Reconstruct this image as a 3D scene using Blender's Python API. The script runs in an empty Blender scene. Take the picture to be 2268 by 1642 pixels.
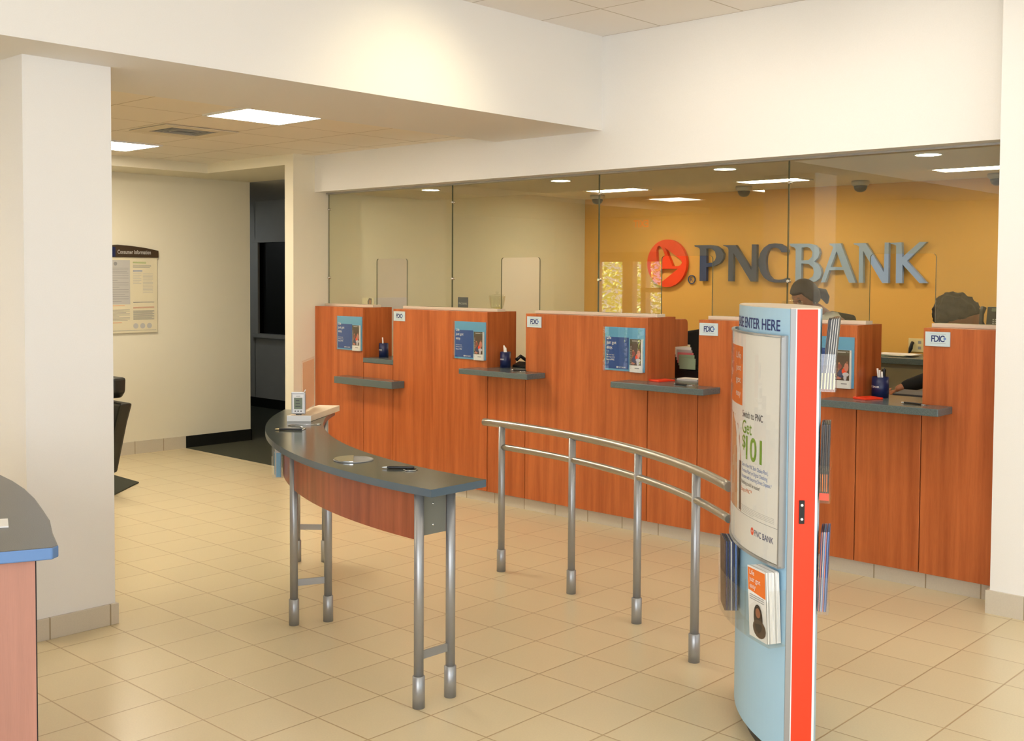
import bpy, bmesh, math, random
from mathutils import Vector, Matrix, noise as mnoise
random.seed(7)
PI = math.pi
scene = bpy.context.scene
COL = scene.collection

# ------------------------------------------------------------------ camera
FPX, CX, CY = 2479.4, 1134.0, 712.4          # focal length and principal point for a 2268 x 1642 frame
YAW, PITCH, ROLL = 0.7489, 0.04, -0.0058
cam_d = bpy.data.cameras.new('camera'); cam = bpy.data.objects.new('camera', cam_d); COL.objects.link(cam)
cam_d.sensor_fit = 'HORIZONTAL'; cam_d.sensor_width = 36.0
cam_d.lens = FPX / 2268.0 * 36.0
cam_d.shift_x = 0.0
cam_d.shift_y = (CY - 821.0) / 2268.0
cam_d.clip_start = 0.05; cam_d.clip_end = 200
cam.matrix_world = (Matrix.Translation((0, 0, 1.70)) @ Matrix.Rotation(YAW, 4, 'Z')
                    @ Matrix.Rotation(PI / 2 - PITCH, 4, 'X') @ Matrix.Rotation(-ROLL, 4, 'Z'))
scene.camera = cam

# ------------------------------------------------------------------ world, exposure
w = bpy.data.worlds.new('sky'); scene.world = w; w.use_nodes = True
bgn = w.node_tree.nodes['Background']
bgn.inputs[0].default_value = (0.80, 0.90, 1.0, 1); bgn.inputs[1].default_value = 2.2
vs = scene.view_settings
vs.view_transform = 'Standard'; vs.look = 'None'; vs.exposure = 0.0; vs.gamma = 1.0; vs.use_curve_mapping = False
cy = scene.cycles
cy.use_denoising = True
cy.max_bounces = 8; cy.diffuse_bounces = 4; cy.glossy_bounces = 3; cy.transmission_bounces = 4; cy.transparent_max_bounces = 16
cy.caustics_reflective = False; cy.caustics_refractive = False
cy.sample_clamp_indirect = 8.0
cy.blur_glossy = 0.5

def srgb(r, g, b):
    f = lambda c: (c / 255 / 12.92) if c / 255 <= 0.04045 else ((c / 255 + 0.055) / 1.055) ** 2.4
    return (f(r), f(g), f(b), 1.0)

# daylight entering through the shop windows (east and south walls)
DAY = (0.70, 0.82, 1.0)
def area(name, loc, rot, sx, sy, power, color):
    l = bpy.data.lights.new(name, 'AREA'); l.shape = 'RECTANGLE'; l.size = sx; l.size_y = sy
    l.energy = power; l.color = color
    o = bpy.data.objects.new(name, l); COL.objects.link(o); o.location = loc; o.rotation_euler = rot
    return o
area('daylight_east', (3.30, 1.6, 1.75), (0, PI / 2, 0), 2.3, 6.4, 12, DAY)
area('daylight_south', (0.45, -1.90, 1.65), (PI / 2, 0, 0), 4.6, 2.5, 170, (0.95, 0.95, 0.98))
WARM = (1.0, 0.84, 0.62)
LAMP_STR = 9.4
sun_d = bpy.data.lights.new('sun', 'SUN'); sun_d.energy = 90; sun_d.angle = 0.01; sun_d.color = (1.0, 0.96, 0.88)
sun = bpy.data.objects.new('sun', sun_d); COL.objects.link(sun); sun.rotation_euler = Vector((0.05, -0.5, -0.87)).to_track_quat('-Z', 'Y').to_euler()

# ------------------------------------------------------------------ materials
MATS = {}
def mat(name, col, rough=0.5, metal=0.0, spec=0.5, emit=None, es=0.0, bump=None, alpha=None):
    if name in MATS: return MATS[name]
    m = bpy.data.materials.new(name); m.use_nodes = True
    nt = m.node_tree; b = nt.nodes['Principled BSDF']
    b.inputs['Base Color'].default_value = col if len(col) == 4 else (*col, 1)
    b.inputs['Roughness'].default_value = rough
    b.inputs['Metallic'].default_value = metal
    b.inputs['Specular IOR Level'].default_value = spec
    if emit: b.inputs['Emission Color'].default_value = emit; b.inputs['Emission Strength'].default_value = es
    # small procedural tone variation and optional grain bump
    tc = nt.nodes.new('ShaderNodeNewGeometry')
    n = nt.nodes.new('ShaderNodeTexNoise'); n.inputs['Scale'].default_value = bump[0] if bump else 6.0; n.inputs['Detail'].default_value = 3
    nt.links.new(tc.outputs['Position'], n.inputs['Vector'])
    if not emit:
        mx = nt.nodes.new('ShaderNodeMix'); mx.data_type = 'RGBA'; mx.blend_type = 'MULTIPLY'; mx.inputs[0].default_value = 0.06
        mx.inputs[6].default_value = b.inputs['Base Color'].default_value
        nt.links.new(n.outputs['Fac'], mx.inputs[7]); nt.links.new(mx.outputs[2], b.inputs['Base Color'])
    if bump:
        bp = nt.nodes.new('ShaderNodeBump'); bp.inputs['Strength'].default_value = bump[1]; bp.inputs['Distance'].default_value = 0.002
        nt.links.new(n.outputs['Fac'], bp.inputs['Height']); nt.links.new(bp.outputs['Normal'], b.inputs['Normal'])
    MATS[name] = m
    return m

def wood(name, c1, c2, rough=0.32, sc=1.0):
    if name in MATS: return MATS[name]
    m = bpy.data.materials.new(name); m.use_nodes = True; nt = m.node_tree; b = nt.nodes['Principled BSDF']
    g = nt.nodes.new('ShaderNodeNewGeometry')
    mp = nt.nodes.new('ShaderNodeMapping'); mp.inputs['Scale'].default_value = (26 * sc, 26 * sc, 1.1 * sc)
    n1 = nt.nodes.new('ShaderNodeTexNoise'); n1.inputs['Scale'].default_value = 1.0; n1.inputs['Detail'].default_value = 5; n1.inputs['Roughness'].default_value = 0.6
    mp2 = nt.nodes.new('ShaderNodeMapping'); mp2.inputs['Scale'].default_value = (150 * sc, 150 * sc, 4.0 * sc)
    n2 = nt.nodes.new('ShaderNodeTexNoise'); n2.inputs['Detail'].default_value = 2
    mp3 = nt.nodes.new('ShaderNodeMapping'); mp3.inputs['Scale'].default_value = (3.0 * sc, 3.0 * sc, 0.25 * sc)
    n3 = nt.nodes.new('ShaderNodeTexNoise'); n3.inputs['Detail'].default_value = 2
    for a, c in ((mp, n1), (mp2, n2), (mp3, n3)):
        nt.links.new(g.outputs['Position'], a.inputs['Vector']); nt.links.new(a.outputs[0], c.inputs['Vector'])
    a1 = nt.nodes.new('ShaderNodeMath'); a1.operation = 'MULTIPLY_ADD'; a1.inputs[1].default_value = 0.35
    nt.links.new(n2.outputs['Fac'], a1.inputs[0]); nt.links.new(n1.outputs['Fac'], a1.inputs[2])
    a2 = nt.nodes.new('ShaderNodeMath'); a2.operation = 'MULTIPLY_ADD'; a2.inputs[1].default_value = 0.5
    nt.links.new(n3.outputs['Fac'], a2.inputs[0]); nt.links.new(a1.outputs[0], a2.inputs[2])
    cr = nt.nodes.new('ShaderNodeValToRGB'); cr.color_ramp.elements[0].position = 0.52; cr.color_ramp.elements[1].position = 0.86
    cr.color_ramp.elements[0].color = c1; cr.color_ramp.elements[1].color = c2
    a3 = nt.nodes.new('ShaderNodeMath'); a3.operation = 'MULTIPLY'; a3.inputs[1].default_value = 0.75; nt.links.new(a2.outputs[0], a3.inputs[0])
    nt.links.new(a3.outputs[0], cr.inputs[0]); nt.links.new(cr.outputs[0], b.inputs['Base Color'])
    b.inputs['Roughness'].default_value = rough
    MATS[name] = m
    return m

def speckle(name, c1, c2, rough=0.2, scale=420):
    if name in MATS: return MATS[name]
    m = bpy.data.materials.new(name); m.use_nodes = True; nt = m.node_tree; b = nt.nodes['Principled BSDF']
    g = nt.nodes.new('ShaderNodeNewGeometry'); n = nt.nodes.new('ShaderNodeTexNoise'); n.inputs['Scale'].default_value = scale; n.inputs['Detail'].default_value = 2
    nt.links.new(g.outputs['Position'], n.inputs['Vector'])
    cr = nt.nodes.new('ShaderNodeValToRGB'); cr.color_ramp.elements[0].position = 0.4; cr.color_ramp.elements[1].position = 0.65
    cr.color_ramp.elements[0].color = c1; cr.color_ramp.elements[1].color = c2
    nt.links.new(n.outputs['Fac'], cr.inputs[0]); nt.links.new(cr.outputs[0], b.inputs['Base Color'])
    b.inputs['Roughness'].default_value = rough
    MATS[name] = m
    return m

def grid_mat(name, base, line, sx, sy, ox, oy, lw, rough, var=0.06, noise=(60, 0.08), axes=('X', 'Y'), bump=0.3):
    """rectangular grid of tiles in world space with thin joint lines"""
    if name in MATS: return MATS[name]
    m = bpy.data.materials.new(name); m.use_nodes = True; nt = m.node_tree; b = nt.nodes['Principled BSDF']
    g = nt.nodes.new('ShaderNodeNewGeometry'); sp = nt.nodes.new('ShaderNodeSeparateXYZ'); nt.links.new(g.outputs['Position'], sp.inputs[0])
    def mth(op, a, bb=None, c=None):
        q = nt.nodes.new('ShaderNodeMath'); q.operation = op
        for i, v in enumerate((a, bb, c)):
            if v is None: continue
            if isinstance(v, (int, float)): q.inputs[i].default_value = v
            else: nt.links.new(v, q.inputs[i])
        return q.outputs[0]
    ids, ds = [], []
    for ax, s, o in ((axes[0], sx, ox), (axes[1], sy, oy)):
        if ax is None: continue
        u = mth('DIVIDE', mth('SUBTRACT', sp.outputs[ax], o), s)
        fl = mth('FLOOR', u); ids.append(fl)
        fr = mth('SUBTRACT', u, fl)
        d = mth('MULTIPLY', mth('MINIMUM', fr, mth('SUBTRACT', 1.0, fr)), s)
        ds.append(d)
    d = ds[0] if len(ds) == 1 else mth('MINIMUM', ds[0], ds[1])
    lnode = nt.nodes.new('ShaderNodeMapRange'); lnode.inputs['From Min'].default_value = lw * 0.5; lnode.inputs['From Max'].default_value = lw
    lnode.inputs['To Min'].default_value = 0; lnode.inputs['To Max'].default_value = 1
    nt.links.new(d, lnode.inputs['Value'])
    cmb = nt.nodes.new('ShaderNodeCombineXYZ'); nt.links.new(ids[0], cmb.inputs[0])
    if len(ids) > 1: nt.links.new(ids[1], cmb.inputs[1])
    wn = nt.nodes.new('ShaderNodeTexWhiteNoise'); nt.links.new(cmb.outputs[0], wn.inputs['Vector'])
    no = nt.nodes.new('ShaderNodeTexNoise'); no.inputs['Scale'].default_value = noise[0]; no.inputs['Detail'].default_value = 4
    nt.links.new(g.outputs['Position'], no.inputs['Vector'])
    v = mth('ADD', mth('MULTIPLY', mth('SUBTRACT', wn.outputs['Value'], 0.5), var), mth('MULTIPLY', mth('SUBTRACT', no.outputs['Fac'], 0.5), noise[1] * 2))
    v = mth('ADD', v, 1.0)
    mul = nt.nodes.new('ShaderNodeVectorMath'); mul.operation = 'SCALE'; mul.inputs[0].default_value = base[:3]; nt.links.new(v, mul.inputs['Scale'])
    mx = nt.nodes.new('ShaderNodeMix'); mx.data_type = 'RGBA'; mx.inputs[6].default_value = line
    nt.links.new(lnode.outputs[0], mx.inputs[0]); nt.links.new(mul.outputs[0], mx.inputs[7]); nt.links.new(mx.outputs[2], b.inputs['Base Color'])
    b.inputs['Roughness'].default_value = rough
    bp = nt.nodes.new('ShaderNodeBump'); bp.inputs['Strength'].default_value = bump; bp.inputs['Distance'].default_value = 0.002
    nt.links.new(lnode.outputs[0], bp.inputs['Height']); nt.links.new(bp.outputs['Normal'], b.inputs['Normal'])
    MATS[name] = m
    return m

def clear(name, tint, refl=0.07, rough=0.0, graze=0.8):
    """clear sheet: tinted transparency plus a mirror coat that grows at grazing angles"""
    if name in MATS: return MATS[name]
    m = bpy.data.materials.new(name); m.use_nodes = True; nt = m.node_tree
    for n in list(nt.nodes): nt.nodes.remove(n)
    out = nt.nodes.new('ShaderNodeOutputMaterial'); mx = nt.nodes.new('ShaderNodeMixShader')
    tr = nt.nodes.new('ShaderNodeBsdfTransparent'); tr.inputs[0].default_value = (*tint, 1)
    gl = nt.nodes.new('ShaderNodeBsdfGlossy'); gl.inputs['Roughness'].default_value = rough; gl.inputs[0].default_value = (1, 1, 1, 1)
    lw_ = nt.nodes.new('ShaderNodeLayerWeight'); lw_.inputs['Blend'].default_value = 0.5
    pw = nt.nodes.new('ShaderNodeMath'); pw.operation = 'POWER'; pw.inputs[1].default_value = 4.0
    ml = nt.nodes.new('ShaderNodeMath'); ml.operation = 'MULTIPLY_ADD'; ml.inputs[1].default_value = graze; ml.inputs[2].default_value = refl
    nt.links.new(lw_.outputs['Facing'], pw.inputs[0]); nt.links.new(pw.outputs[0], ml.inputs[0]); nt.links.new(ml.outputs[0], mx.inputs[0])
    nt.links.new(tr.outputs[0], mx.inputs[1]); nt.links.new(gl.outputs[0], mx.inputs[2]); nt.links.new(mx.outputs[0], out.inputs[0])
    MATS[name] = m
    return m

M_wall = mat('cream_wall_paint', srgb(242, 235, 212), 0.85, bump=(220, 0.06))
M_wallp = mat('warm_white_wall_paint', srgb(243, 241, 236), 0.85, bump=(220, 0.06))
M_tan = mat('ochre_wall_paint', srgb(234, 178, 86), 0.8, bump=(220, 0.06))
M_hall = mat('hall_wall_paint', srgb(190, 190, 186), 0.85)
M_ceil = grid_mat('lay_in_ceiling_tiles', srgb(244, 240, 234), srgb(196, 186, 170), 0.61, 0.62, -4.265, 5.358, 0.006, 0.9, 0.02, (500, 0.03))
M_ceil2 = grid_mat('lay_in_low_ceiling_tiles', srgb(246, 238, 222), srgb(196, 182, 156), 0.58, 0.61, -5.90, 3.40, 0.006, 0.9, 0.02, (500, 0.03))
M_soff = mat('soffit_paint', srgb(232, 222, 200), 0.85)
M_floor = grid_mat('porcelain_floor_tile', srgb(219, 203, 166), srgb(184, 158, 116), 0.2985, 0.315, -1.638, 5.755, 0.0042, 0.28, 0.05, (140, 0.07))
M_carpet = mat('dark_green_carpet', srgb(62, 64, 52), 0.95, bump=(600, 0.8))
M_base = grid_mat('tile_base_cream', srgb(205, 196, 178), srgb(160, 145, 118), 0.2985, 1.0, -2.18, 0, 0.005, 0.4, 0.04, (180, 0.07), axes=('X', None))
M_basey = grid_mat('tile_base_cream_side', srgb(205, 196, 178), srgb(160, 145, 118), 0.2985, 1.0, 2.31, 0, 0.005, 0.4, 0.04, (180, 0.07), axes=('Y', None))
M_cove = mat('black_cove_base', srgb(22, 22, 20), 0.4)
M_wood = wood('cherry_veneer', srgb(160, 80, 36), srgb(196, 108, 56))
M_apron = wood('red_cherry_veneer', srgb(132, 66, 42), srgb(172, 92, 62), 0.3)
M_desk = wood('pale_cherry_laminate', srgb(150, 106, 90), srgb(168, 118, 100), 0.5)
M_gap = mat('shadow_gap_black', srgb(20, 10, 8), 0.8)
M_top = speckle('slate_solid_surface', srgb(54, 61, 58), srgb(80, 86, 80), 0.16)
M_ledge = speckle('slate_laminate', srgb(80, 92, 92), srgb(104, 116, 116), 0.22)
M_desktop = speckle('grey_desk_top', srgb(74, 76, 76), srgb(96, 97, 96), 0.3)
M_steel = mat('brushed_steel', srgb(182, 178, 168), 0.32, 0.9, bump=(900, 0.05))
M_paintsteel = mat('silver_painted_steel', srgb(165, 166, 166), 0.38, 0.6)
M_plate = mat('grey_end_plate', srgb(128, 128, 118), 0.45, 0.3)
M_chrome = mat('chrome', srgb(230, 230, 228), 0.12, 1.0)
M_alum = mat('satin_aluminium', srgb(178, 178, 176), 0.4, 0.7)
M_cap = mat('cream_cap_moulding', srgb(224, 208, 184), 0.6)
M_glass = clear('screen_glass', (0.93, 0.94, 0.87), 0.075)
M_glassedge = mat('glass_edge_green', srgb(104, 108, 80), 0.25)
M_acr = clear('clear_acrylic', (0.97, 0.97, 0.96), 0.03, graze=0.22)
M_jar = clear('jar_glass', (0.955, 0.96, 0.92), 0.05, graze=0.5)
M_white = mat('white_plastic', srgb(238, 238, 236), 0.4)
M_paper = mat('white_paper', srgb(240, 238, 232), 0.7)
M_cream = mat('cream_paper', srgb(232, 222, 190), 0.7)
M_black = mat('black_plastic', srgb(22, 22, 24), 0.35)
M_dkgrey = mat('dark_grey_plastic', srgb(58, 60, 62), 0.45)
M_grey = mat('grey_print', srgb(150, 150, 148), 0.7)
M_ltgrey = mat('light_grey_print', srgb(196, 194, 188), 0.7)
M_navy = mat('navy_plastic', srgb(26, 38, 82), 0.35)
M_navytx = mat('navy_print', srgb(38, 52, 110), 0.6)
M_blueposter = mat('royal_blue_print', srgb(34, 78, 150), 0.4)
M_teal = mat('sky_blue_print', srgb(98, 168, 206), 0.4)
M_kblue = mat('pale_blue_laminate', srgb(166, 205, 228), 0.35)
M_orange = mat('orange_laminate', srgb(246, 62, 26), 0.4)
M_orpr = mat('orange_print', srgb(232, 118, 40), 0.5)
M_green = mat('green_print', srgb(128, 168, 52), 0.5)
M_bluetx = mat('blue_print', srgb(110, 140, 200), 0.5)
M_signblue = mat('slate_blue_letters', srgb(66, 78, 108), 0.4)
M_signlt = mat('light_blue_letters', srgb(156, 180, 214), 0.4)
M_signor = mat('orange_emblem', srgb(250, 74, 30), 0.4)
M_fdic = mat('pale_blue_plaque', srgb(206, 222, 226), 0.4)
M_brown = mat('dark_brown_header', srgb(66, 50, 34), 0.4)
M_photo1 = mat('photo_dark_brown', srgb(86, 66, 52), 0.5)
M_photo2 = mat('photo_skin_pink', srgb(206, 128, 108), 0.5)
M_photo3 = mat('photo_jeans_blue', srgb(64, 70, 104), 0.5)
M_photo4 = mat('photo_pale', srgb(206, 200, 206), 0.5)
M_photo5 = mat('photo_olive_header', srgb(84, 76, 58), 0.5)
M_hairpr = mat('photo_hair_auburn', srgb(172, 112, 78), 0.6)
M_hairpr2 = mat('photo_hair_gold', srgb(214, 162, 118), 0.6)
M_skin = mat('brown_skin', srgb(150, 94, 64), 0.5)
M_skin2 = mat('tan_skin', srgb(196, 132, 94), 0.5)
M_hair = mat('dark_hair', srgb(40, 30, 24), 0.5, bump=(400, 0.9))
M_hair2 = mat('short_dark_hair', srgb(46, 38, 30), 0.6, bump=(260, 1.0))
M_shirt = mat('pale_blouse', srgb(224, 222, 216), 0.8)
M_coat = mat('black_jacket', srgb(24, 24, 22), 0.85)
M_eye = mat('eye_dark', srgb(30, 20, 16), 0.2)
M_lip = mat('lips', srgb(150, 72, 62), 0.5)
M_leather = mat('black_leather', srgb(26, 27, 24), 0.42, bump=(150, 0.2))
M_fabricblk = mat('black_office_fabric', srgb(18, 18, 20), 0.9)
M_pink = mat('pink_slip', srgb(240, 130, 130), 0.7)
M_greenslip = mat('green_slip', srgb(168, 190, 150), 0.7)
M_lcd = mat('lcd_grey_green', srgb(120, 132, 112), 0.25)
M_backcab = mat('grey_beige_cabinet', srgb(150, 142, 120), 0.6)
M_outlet = mat('ivory_plate', srgb(236, 218, 160), 0.5)
M_candy = mat('yellow_candy', srgb(214, 190, 70), 0.4)
M_lamp = mat('lamp_diffuser', (1, 0.93, 0.8, 1), 0.5, emit=(1.0, 0.925, 0.87, 1), es=LAMP_STR)
M_lampw = mat('lamp_diffuser_cooler', (1, 0.95, 0.86, 1), 0.5, emit=(1.0, 0.90, 0.70, 1), es=32.0)
M_lamplow = mat('lamp_diffuser_low_ceiling', (1, 0.93, 0.8, 1), 0.5, emit=(1.0, 0.89, 0.72, 1), es=42.0)
M_down = mat('downlight_lens', (1, 0.95, 0.86, 1), 0.5, emit=(1.0, 0.86, 0.64, 1), es=60.0)
M_exit = mat('exit_red_light', (1, 0.1, 0.05, 1), 0.5, emit=(1.0, 0.08, 0.03, 1), es=1.6)
M_winframe = mat('bronze_window_frame', srgb(205, 195, 180), 0.4)
M_leaf = mat('sunlit_leaf', srgb(196, 204, 120), 0.5)
M_leaf2 = mat('pale_leaf', srgb(240, 236, 176), 0.5)
M_lawn = mat('dark_asphalt', srgb(64, 62, 64), 0.95)
M_bark = mat('bark', srgb(90, 70, 50), 0.9)
M_dkglass = mat('dark_window_glass', srgb(12, 14, 14), 0.1)

# ------------------------------------------------------------------ mesh builder
class MB:
    def __init__(s): s.v = []; s.f = []; s.fm = []; s.fs = []; s.m = []; s.M = Matrix.Identity(4)
    def mi(s, m):
        if m not in s.m: s.m.append(m)
        return s.m.index(m)
    def add(s, vs, fs, m, smooth=False):
        o = len(s.v); s.v += [s.M @ Vector(p) for p in vs]; k = s.mi(m)
        for f in fs: s.f.append([o + i for i in f]); s.fm.append(k); s.fs.append(smooth)
        return s
    def box(s, x0, y0, z0, x1, y1, z1, m):
        x0, x1 = min(x0, x1), max(x0, x1); y0, y1 = min(y0, y1), max(y0, y1); z0, z1 = min(z0, z1), max(z0, z1)
        vs = [(x0, y0, z0), (x1, y0, z0), (x1, y1, z0), (x0, y1, z0), (x0, y0, z1), (x1, y0, z1), (x1, y1, z1), (x0, y1, z1)]
        return s.add(vs, [(0, 3, 2, 1), (4, 5, 6, 7), (0, 1, 5, 4), (1, 2, 6, 5), (2, 3, 7, 6), (3, 0, 4, 7)], m)
    def prism(s, pts, z0, z1, m, axis='Z', smooth=False, side=None):
        """extrude a 2-D outline; axis Z: (x,y), axis Y: (x,z), axis X: (y,z)"""
        def P(p, h): return {'Z': (p[0], p[1], h), 'Y': (p[0], h, p[1]), 'X': (h, p[0], p[1])}[axis]
        n = len(pts); vs = [P(p, z0) for p in pts] + [P(p, z1) for p in pts]
        s.add(vs, [list(range(n))[::-1], list(range(n, 2 * n))], m)
        s.add(vs, [(i, (i + 1) % n, n + (i + 1) % n, n + i) for i in range(n)], side or m, smooth)
        return s
    def tube(s, path, r, m, seg=14, caps=True, radii=None):
        path = [Vector(p) for p in path]; n = len(path); vs = []
        t0 = (path[1] - path[0]).normalized()
        up = Vector((0, 0, 1)) if abs(t0.z) < 0.9 else Vector((1, 0, 0))
        for i, p in enumerate(path):
            t = (path[min(i + 1, n - 1)] - path[max(i - 1, 0)]).normalized()
            a = t.cross(up).normalized(); b = a.cross(t).normalized()
            rr = radii[i] if radii else r
            for k in range(seg):
                an = 2 * PI * k / seg; vs.append(p + a * (rr * math.cos(an)) + b * (rr * math.sin(an)))
        fs = [(i * seg + k, i * seg + (k + 1) % seg, (i + 1) * seg + (k + 1) % seg, (i + 1) * seg + k) for i in range(n - 1) for k in range(seg)]
        s.add(vs, fs, m, True)
        if caps: s.add(vs[:seg], [list(range(seg))[::-1]], m); s.add(vs[-seg:], [list(range(seg))], m)
        return s
    def lathe(s, prof, c, m, seg=24, smooth=True):
        vs = [(c[0] + r * math.cos(2 * PI * k / seg), c[1] + r * math.sin(2 * PI * k / seg), c[2] + z) for r, z in prof for k in range(seg)]
        n = len(prof)
        fs = [(i * seg + k, i * seg + (k + 1) % seg, (i + 1) * seg + (k + 1) % seg, (i + 1) * seg + k) for i in range(n - 1) for k in range(seg)]
        s.add(vs, fs, m, smooth)
        if prof[0][0] > 1e-4: s.add(vs[:seg], [list(range(seg))[::-1]], m)
        if prof[-1][0] > 1e-4: s.add(vs[-seg:], [list(range(seg))], m)
        return s
    def text(s, body, size, m, fn, align='LEFT', sx=1.0, bold=0.0, depth=0.0, space=1.0):
        """built-in lettering turned into faces; fn maps (x, y, h) of the lettering to a point"""
        cu = bpy.data.curves.new('lettering', 'FONT'); cu.body = body; cu.size = size; cu.align_x = align
        cu.offset = bold * size; cu.extrude = depth / 2; cu.resolution_u = 4; cu.space_character = space
        ob = bpy.data.objects.new('lettering', cu); COL.objects.link(ob)
        dg = bpy.context.evaluated_depsgraph_get(); dg.update()
        me = bpy.data.meshes.new_from_object(ob.evaluated_get(dg))
        s.add([fn(v.co.x * sx, v.co.y, v.co.z + depth / 2) for v in me.vertices], [list(p.vertices) for p in me.polygons], m)
        bpy.data.objects.remove(ob); bpy.data.curves.remove(cu); bpy.data.meshes.remove(me)
        return s
    def shape(s, outline, holes, m, fn, depth=0.02, side=None):
        """flat outline with holes, thickened; fn maps (x, y, h)"""
        cu = bpy.data.curves.new('outline', 'CURVE'); cu.dimensions = '2D'; cu.fill_mode = 'BOTH'; cu.extrude = depth / 2
        for pts in [outline] + list(holes):
            sp = cu.splines.new('POLY'); sp.points.add(len(pts) - 1); sp.use_cyclic_u = True
            for i, p in enumerate(pts): sp.points[i].co = (p[0], p[1], 0, 1)
        ob = bpy.data.objects.new('outline', cu); COL.objects.link(ob)
        dg = bpy.context.evaluated_depsgraph_get(); dg.update()
        me = bpy.data.meshes.new_from_object(ob.evaluated_get(dg))
        vs = [fn(v.co.x, v.co.y, v.co.z + depth / 2) for v in me.vertices]
        s.add(vs, [list(p.vertices) for p in me.polygons], m)
        bpy.data.objects.remove(ob); bpy.data.curves.remove(cu); bpy.data.meshes.remove(me)
        return s
    def build(s, name, parent=None, origin=None, bevel=0.0, recalc=True, kind=None, label=None):
        zs = [v.z for v in s.v]
        if origin is None:
            if parent is not None: origin = WLOC[parent]
            else: origin = Vector(((min(v.x for v in s.v) + max(v.x for v in s.v)) / 2, (min(v.y for v in s.v) + max(v.y for v in s.v)) / 2, min(zs)))
        origin = Vector(origin)
        me = bpy.data.meshes.new(name); me.from_pydata([v - origin for v in s.v], [], s.f)
        for m in s.m: me.materials.append(m)
        me.polygons.foreach_set('material_index', s.fm); me.polygons.foreach_set('use_smooth', s.fs)
        me.update()
        if recalc:
            bm = bmesh.new(); bm.from_mesh(me); bmesh.ops.remove_doubles(bm, verts=bm.verts, dist=1e-6)
            bmesh.ops.recalc_face_normals(bm, faces=bm.faces); bm.to_mesh(me); bm.free()
        o = bpy.data.objects.new(name, me); COL.objects.link(o)
        WLOC[o] = origin
        if parent is not None: o.parent = parent; o.location = origin - WLOC[parent]
        else: o.location = origin
        if bevel:
            b = o.modifiers.new('edge', 'BEVEL'); b.width = bevel; b.segments = 2; b.limit_method = 'ANGLE'; b.angle_limit = 0.7
        if kind: o['kind'] = kind
        if label: o['label'] = label
        return o
WLOC = {}
def thing(name, label, cat, loc, group=None):
    o = bpy.data.objects.new(name, None); COL.objects.link(o); o.location = loc; WLOC[o] = Vector(loc)
    o.empty_display_size = 0.1
    o['label'] = label; o['category'] = cat
    if group: o['group'] = group
    return o
def tag(o, label, cat, group=None):
    o['label'] = label; o['category'] = cat
    if group: o['group'] = group
    return o
def dup(root, loc, label, group=None):
    r = root.copy(); COL.objects.link(r); r.location = loc; WLOC[r] = Vector(loc); r['label'] = label
    if group: r['group'] = group
    for ch in list(root.children):
        c = ch.copy(); COL.objects.link(c); c.parent = r
        for g in list(ch.children):
            d = g.copy(); COL.objects.link(d); d.parent = c
    return r
def struct(name, mb, **k):
    o = mb.build(name, **k); o['kind'] = 'structure'; return o
def sub(M): return M
def on_y(y, x0=0, z0=0, s=-1):                # lettering on a face looking towards -y at depth y
    return lambda x, z, h: (x0 + x, y + s * h, z0 + z)
def on_x(x, y0=0, z0=0):                      # lettering on a face looking towards +x (reads along +y)
    return lambda u, z, h: (x + h, y0 + u, z0 + z)

# ================================================================== THE ROOM
ZH, ZL, ZB = 3.32, 2.74, 2.69                   # high ceiling, low tiled ceiling, beam underside
YW = 5.98                                       # front plane of the teller line
struct('floor', MB().box(-12.3, -2.2, -0.1, 3.5, 5.83, 0, M_floor).box(-9.95, 5.83, -0.1, -9.80, 5.83, 0, M_floor))
f2 = MB().box(-13.2, 5.83, -0.1, -7.91, 9.9, 0.0, M_carpet)
struct('floor_hall', f2)
struct('floor_teller_area', MB().box(-7.91, 5.83, -0.1, 3.5, 9.9, 0.0, M_floor))
struct('ceiling', MB().box(-4.745, -2.2, ZH, 3.5, 5.99, ZH + 0.1, M_ceil))
struct('ceiling_low', MB().box(-9.30, -2.2, ZL, -5.72, 5.99, ZL + 0.1, M_ceil2))
struct('wall_beam', MB().box(-5.73, -2.2, ZB, -4.741, 6.0, 3.42, M_wallp))
struct('ceiling_bulkhead', MB().box(-12.3, -2.2, 2.65, -9.243, 6.60, 2.95, M_wall).box(-9.243, 5.754, 2.65, -8.03, 8.4, 2.95, M_wall).box(-13.2, 6.60, 2.65, -9.243, 8.4, 2.95, M_hall))
struct('wall_left', MB().box(-9.95, 2.9, 0, -9.80, 6.59, 2.70, M_wall).box(-12.3, 2.9, 0, -9.95, 3.05, 2.70, M_wall).box(-13.2, 6.44, 0, -9.95, 6.59, 2.7, M_wall))
struct('wall_west', MB().box(-12.4, -2.2, 0, -12.3, 3.0, 2.7, M_wall))
struct('wall_partition', MB().box(-8.03, 5.754, 0, -7.909, 9.8, 3.0, M_wall))
struct('wall_fascia', MB().box(-7.909, YW, 2.425, -2.02, 6.17, 3.42, M_wallp))
struct('wall_pillar', MB().box(-5.62, 2.215, 0, -5.082, 2.640, ZB + 0.01, M_wallp))
struct('wall_right', MB().box(-2.055, 5.80, 0, 3.5, 6.3, 3.42, M_wallp))
struct('wall_back', MB().box(-8.0, 9.69, 0, 3.5, 9.85, 2.8, M_tan))
struct('wall_hall_end', MB().box(-12.31, 8.35, 0, -7.95, 8.45, 0.95, M_hall).box(-12.31, 8.35, 2.12, -7.95, 8.45, 2.8, M_hall)
       .box(-13.2, 8.35, 0, -12.3, 8.45, 2.8, M_hall).box(-10.4, 8.35, 0.95, -7.95, 8.45, 2.12, M_hall))
struct('wall_hall_left', MB().box(-13.2, 6.59, 0, -13.1, 8.4, 2.8, M_hall))
wf = MB()
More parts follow.
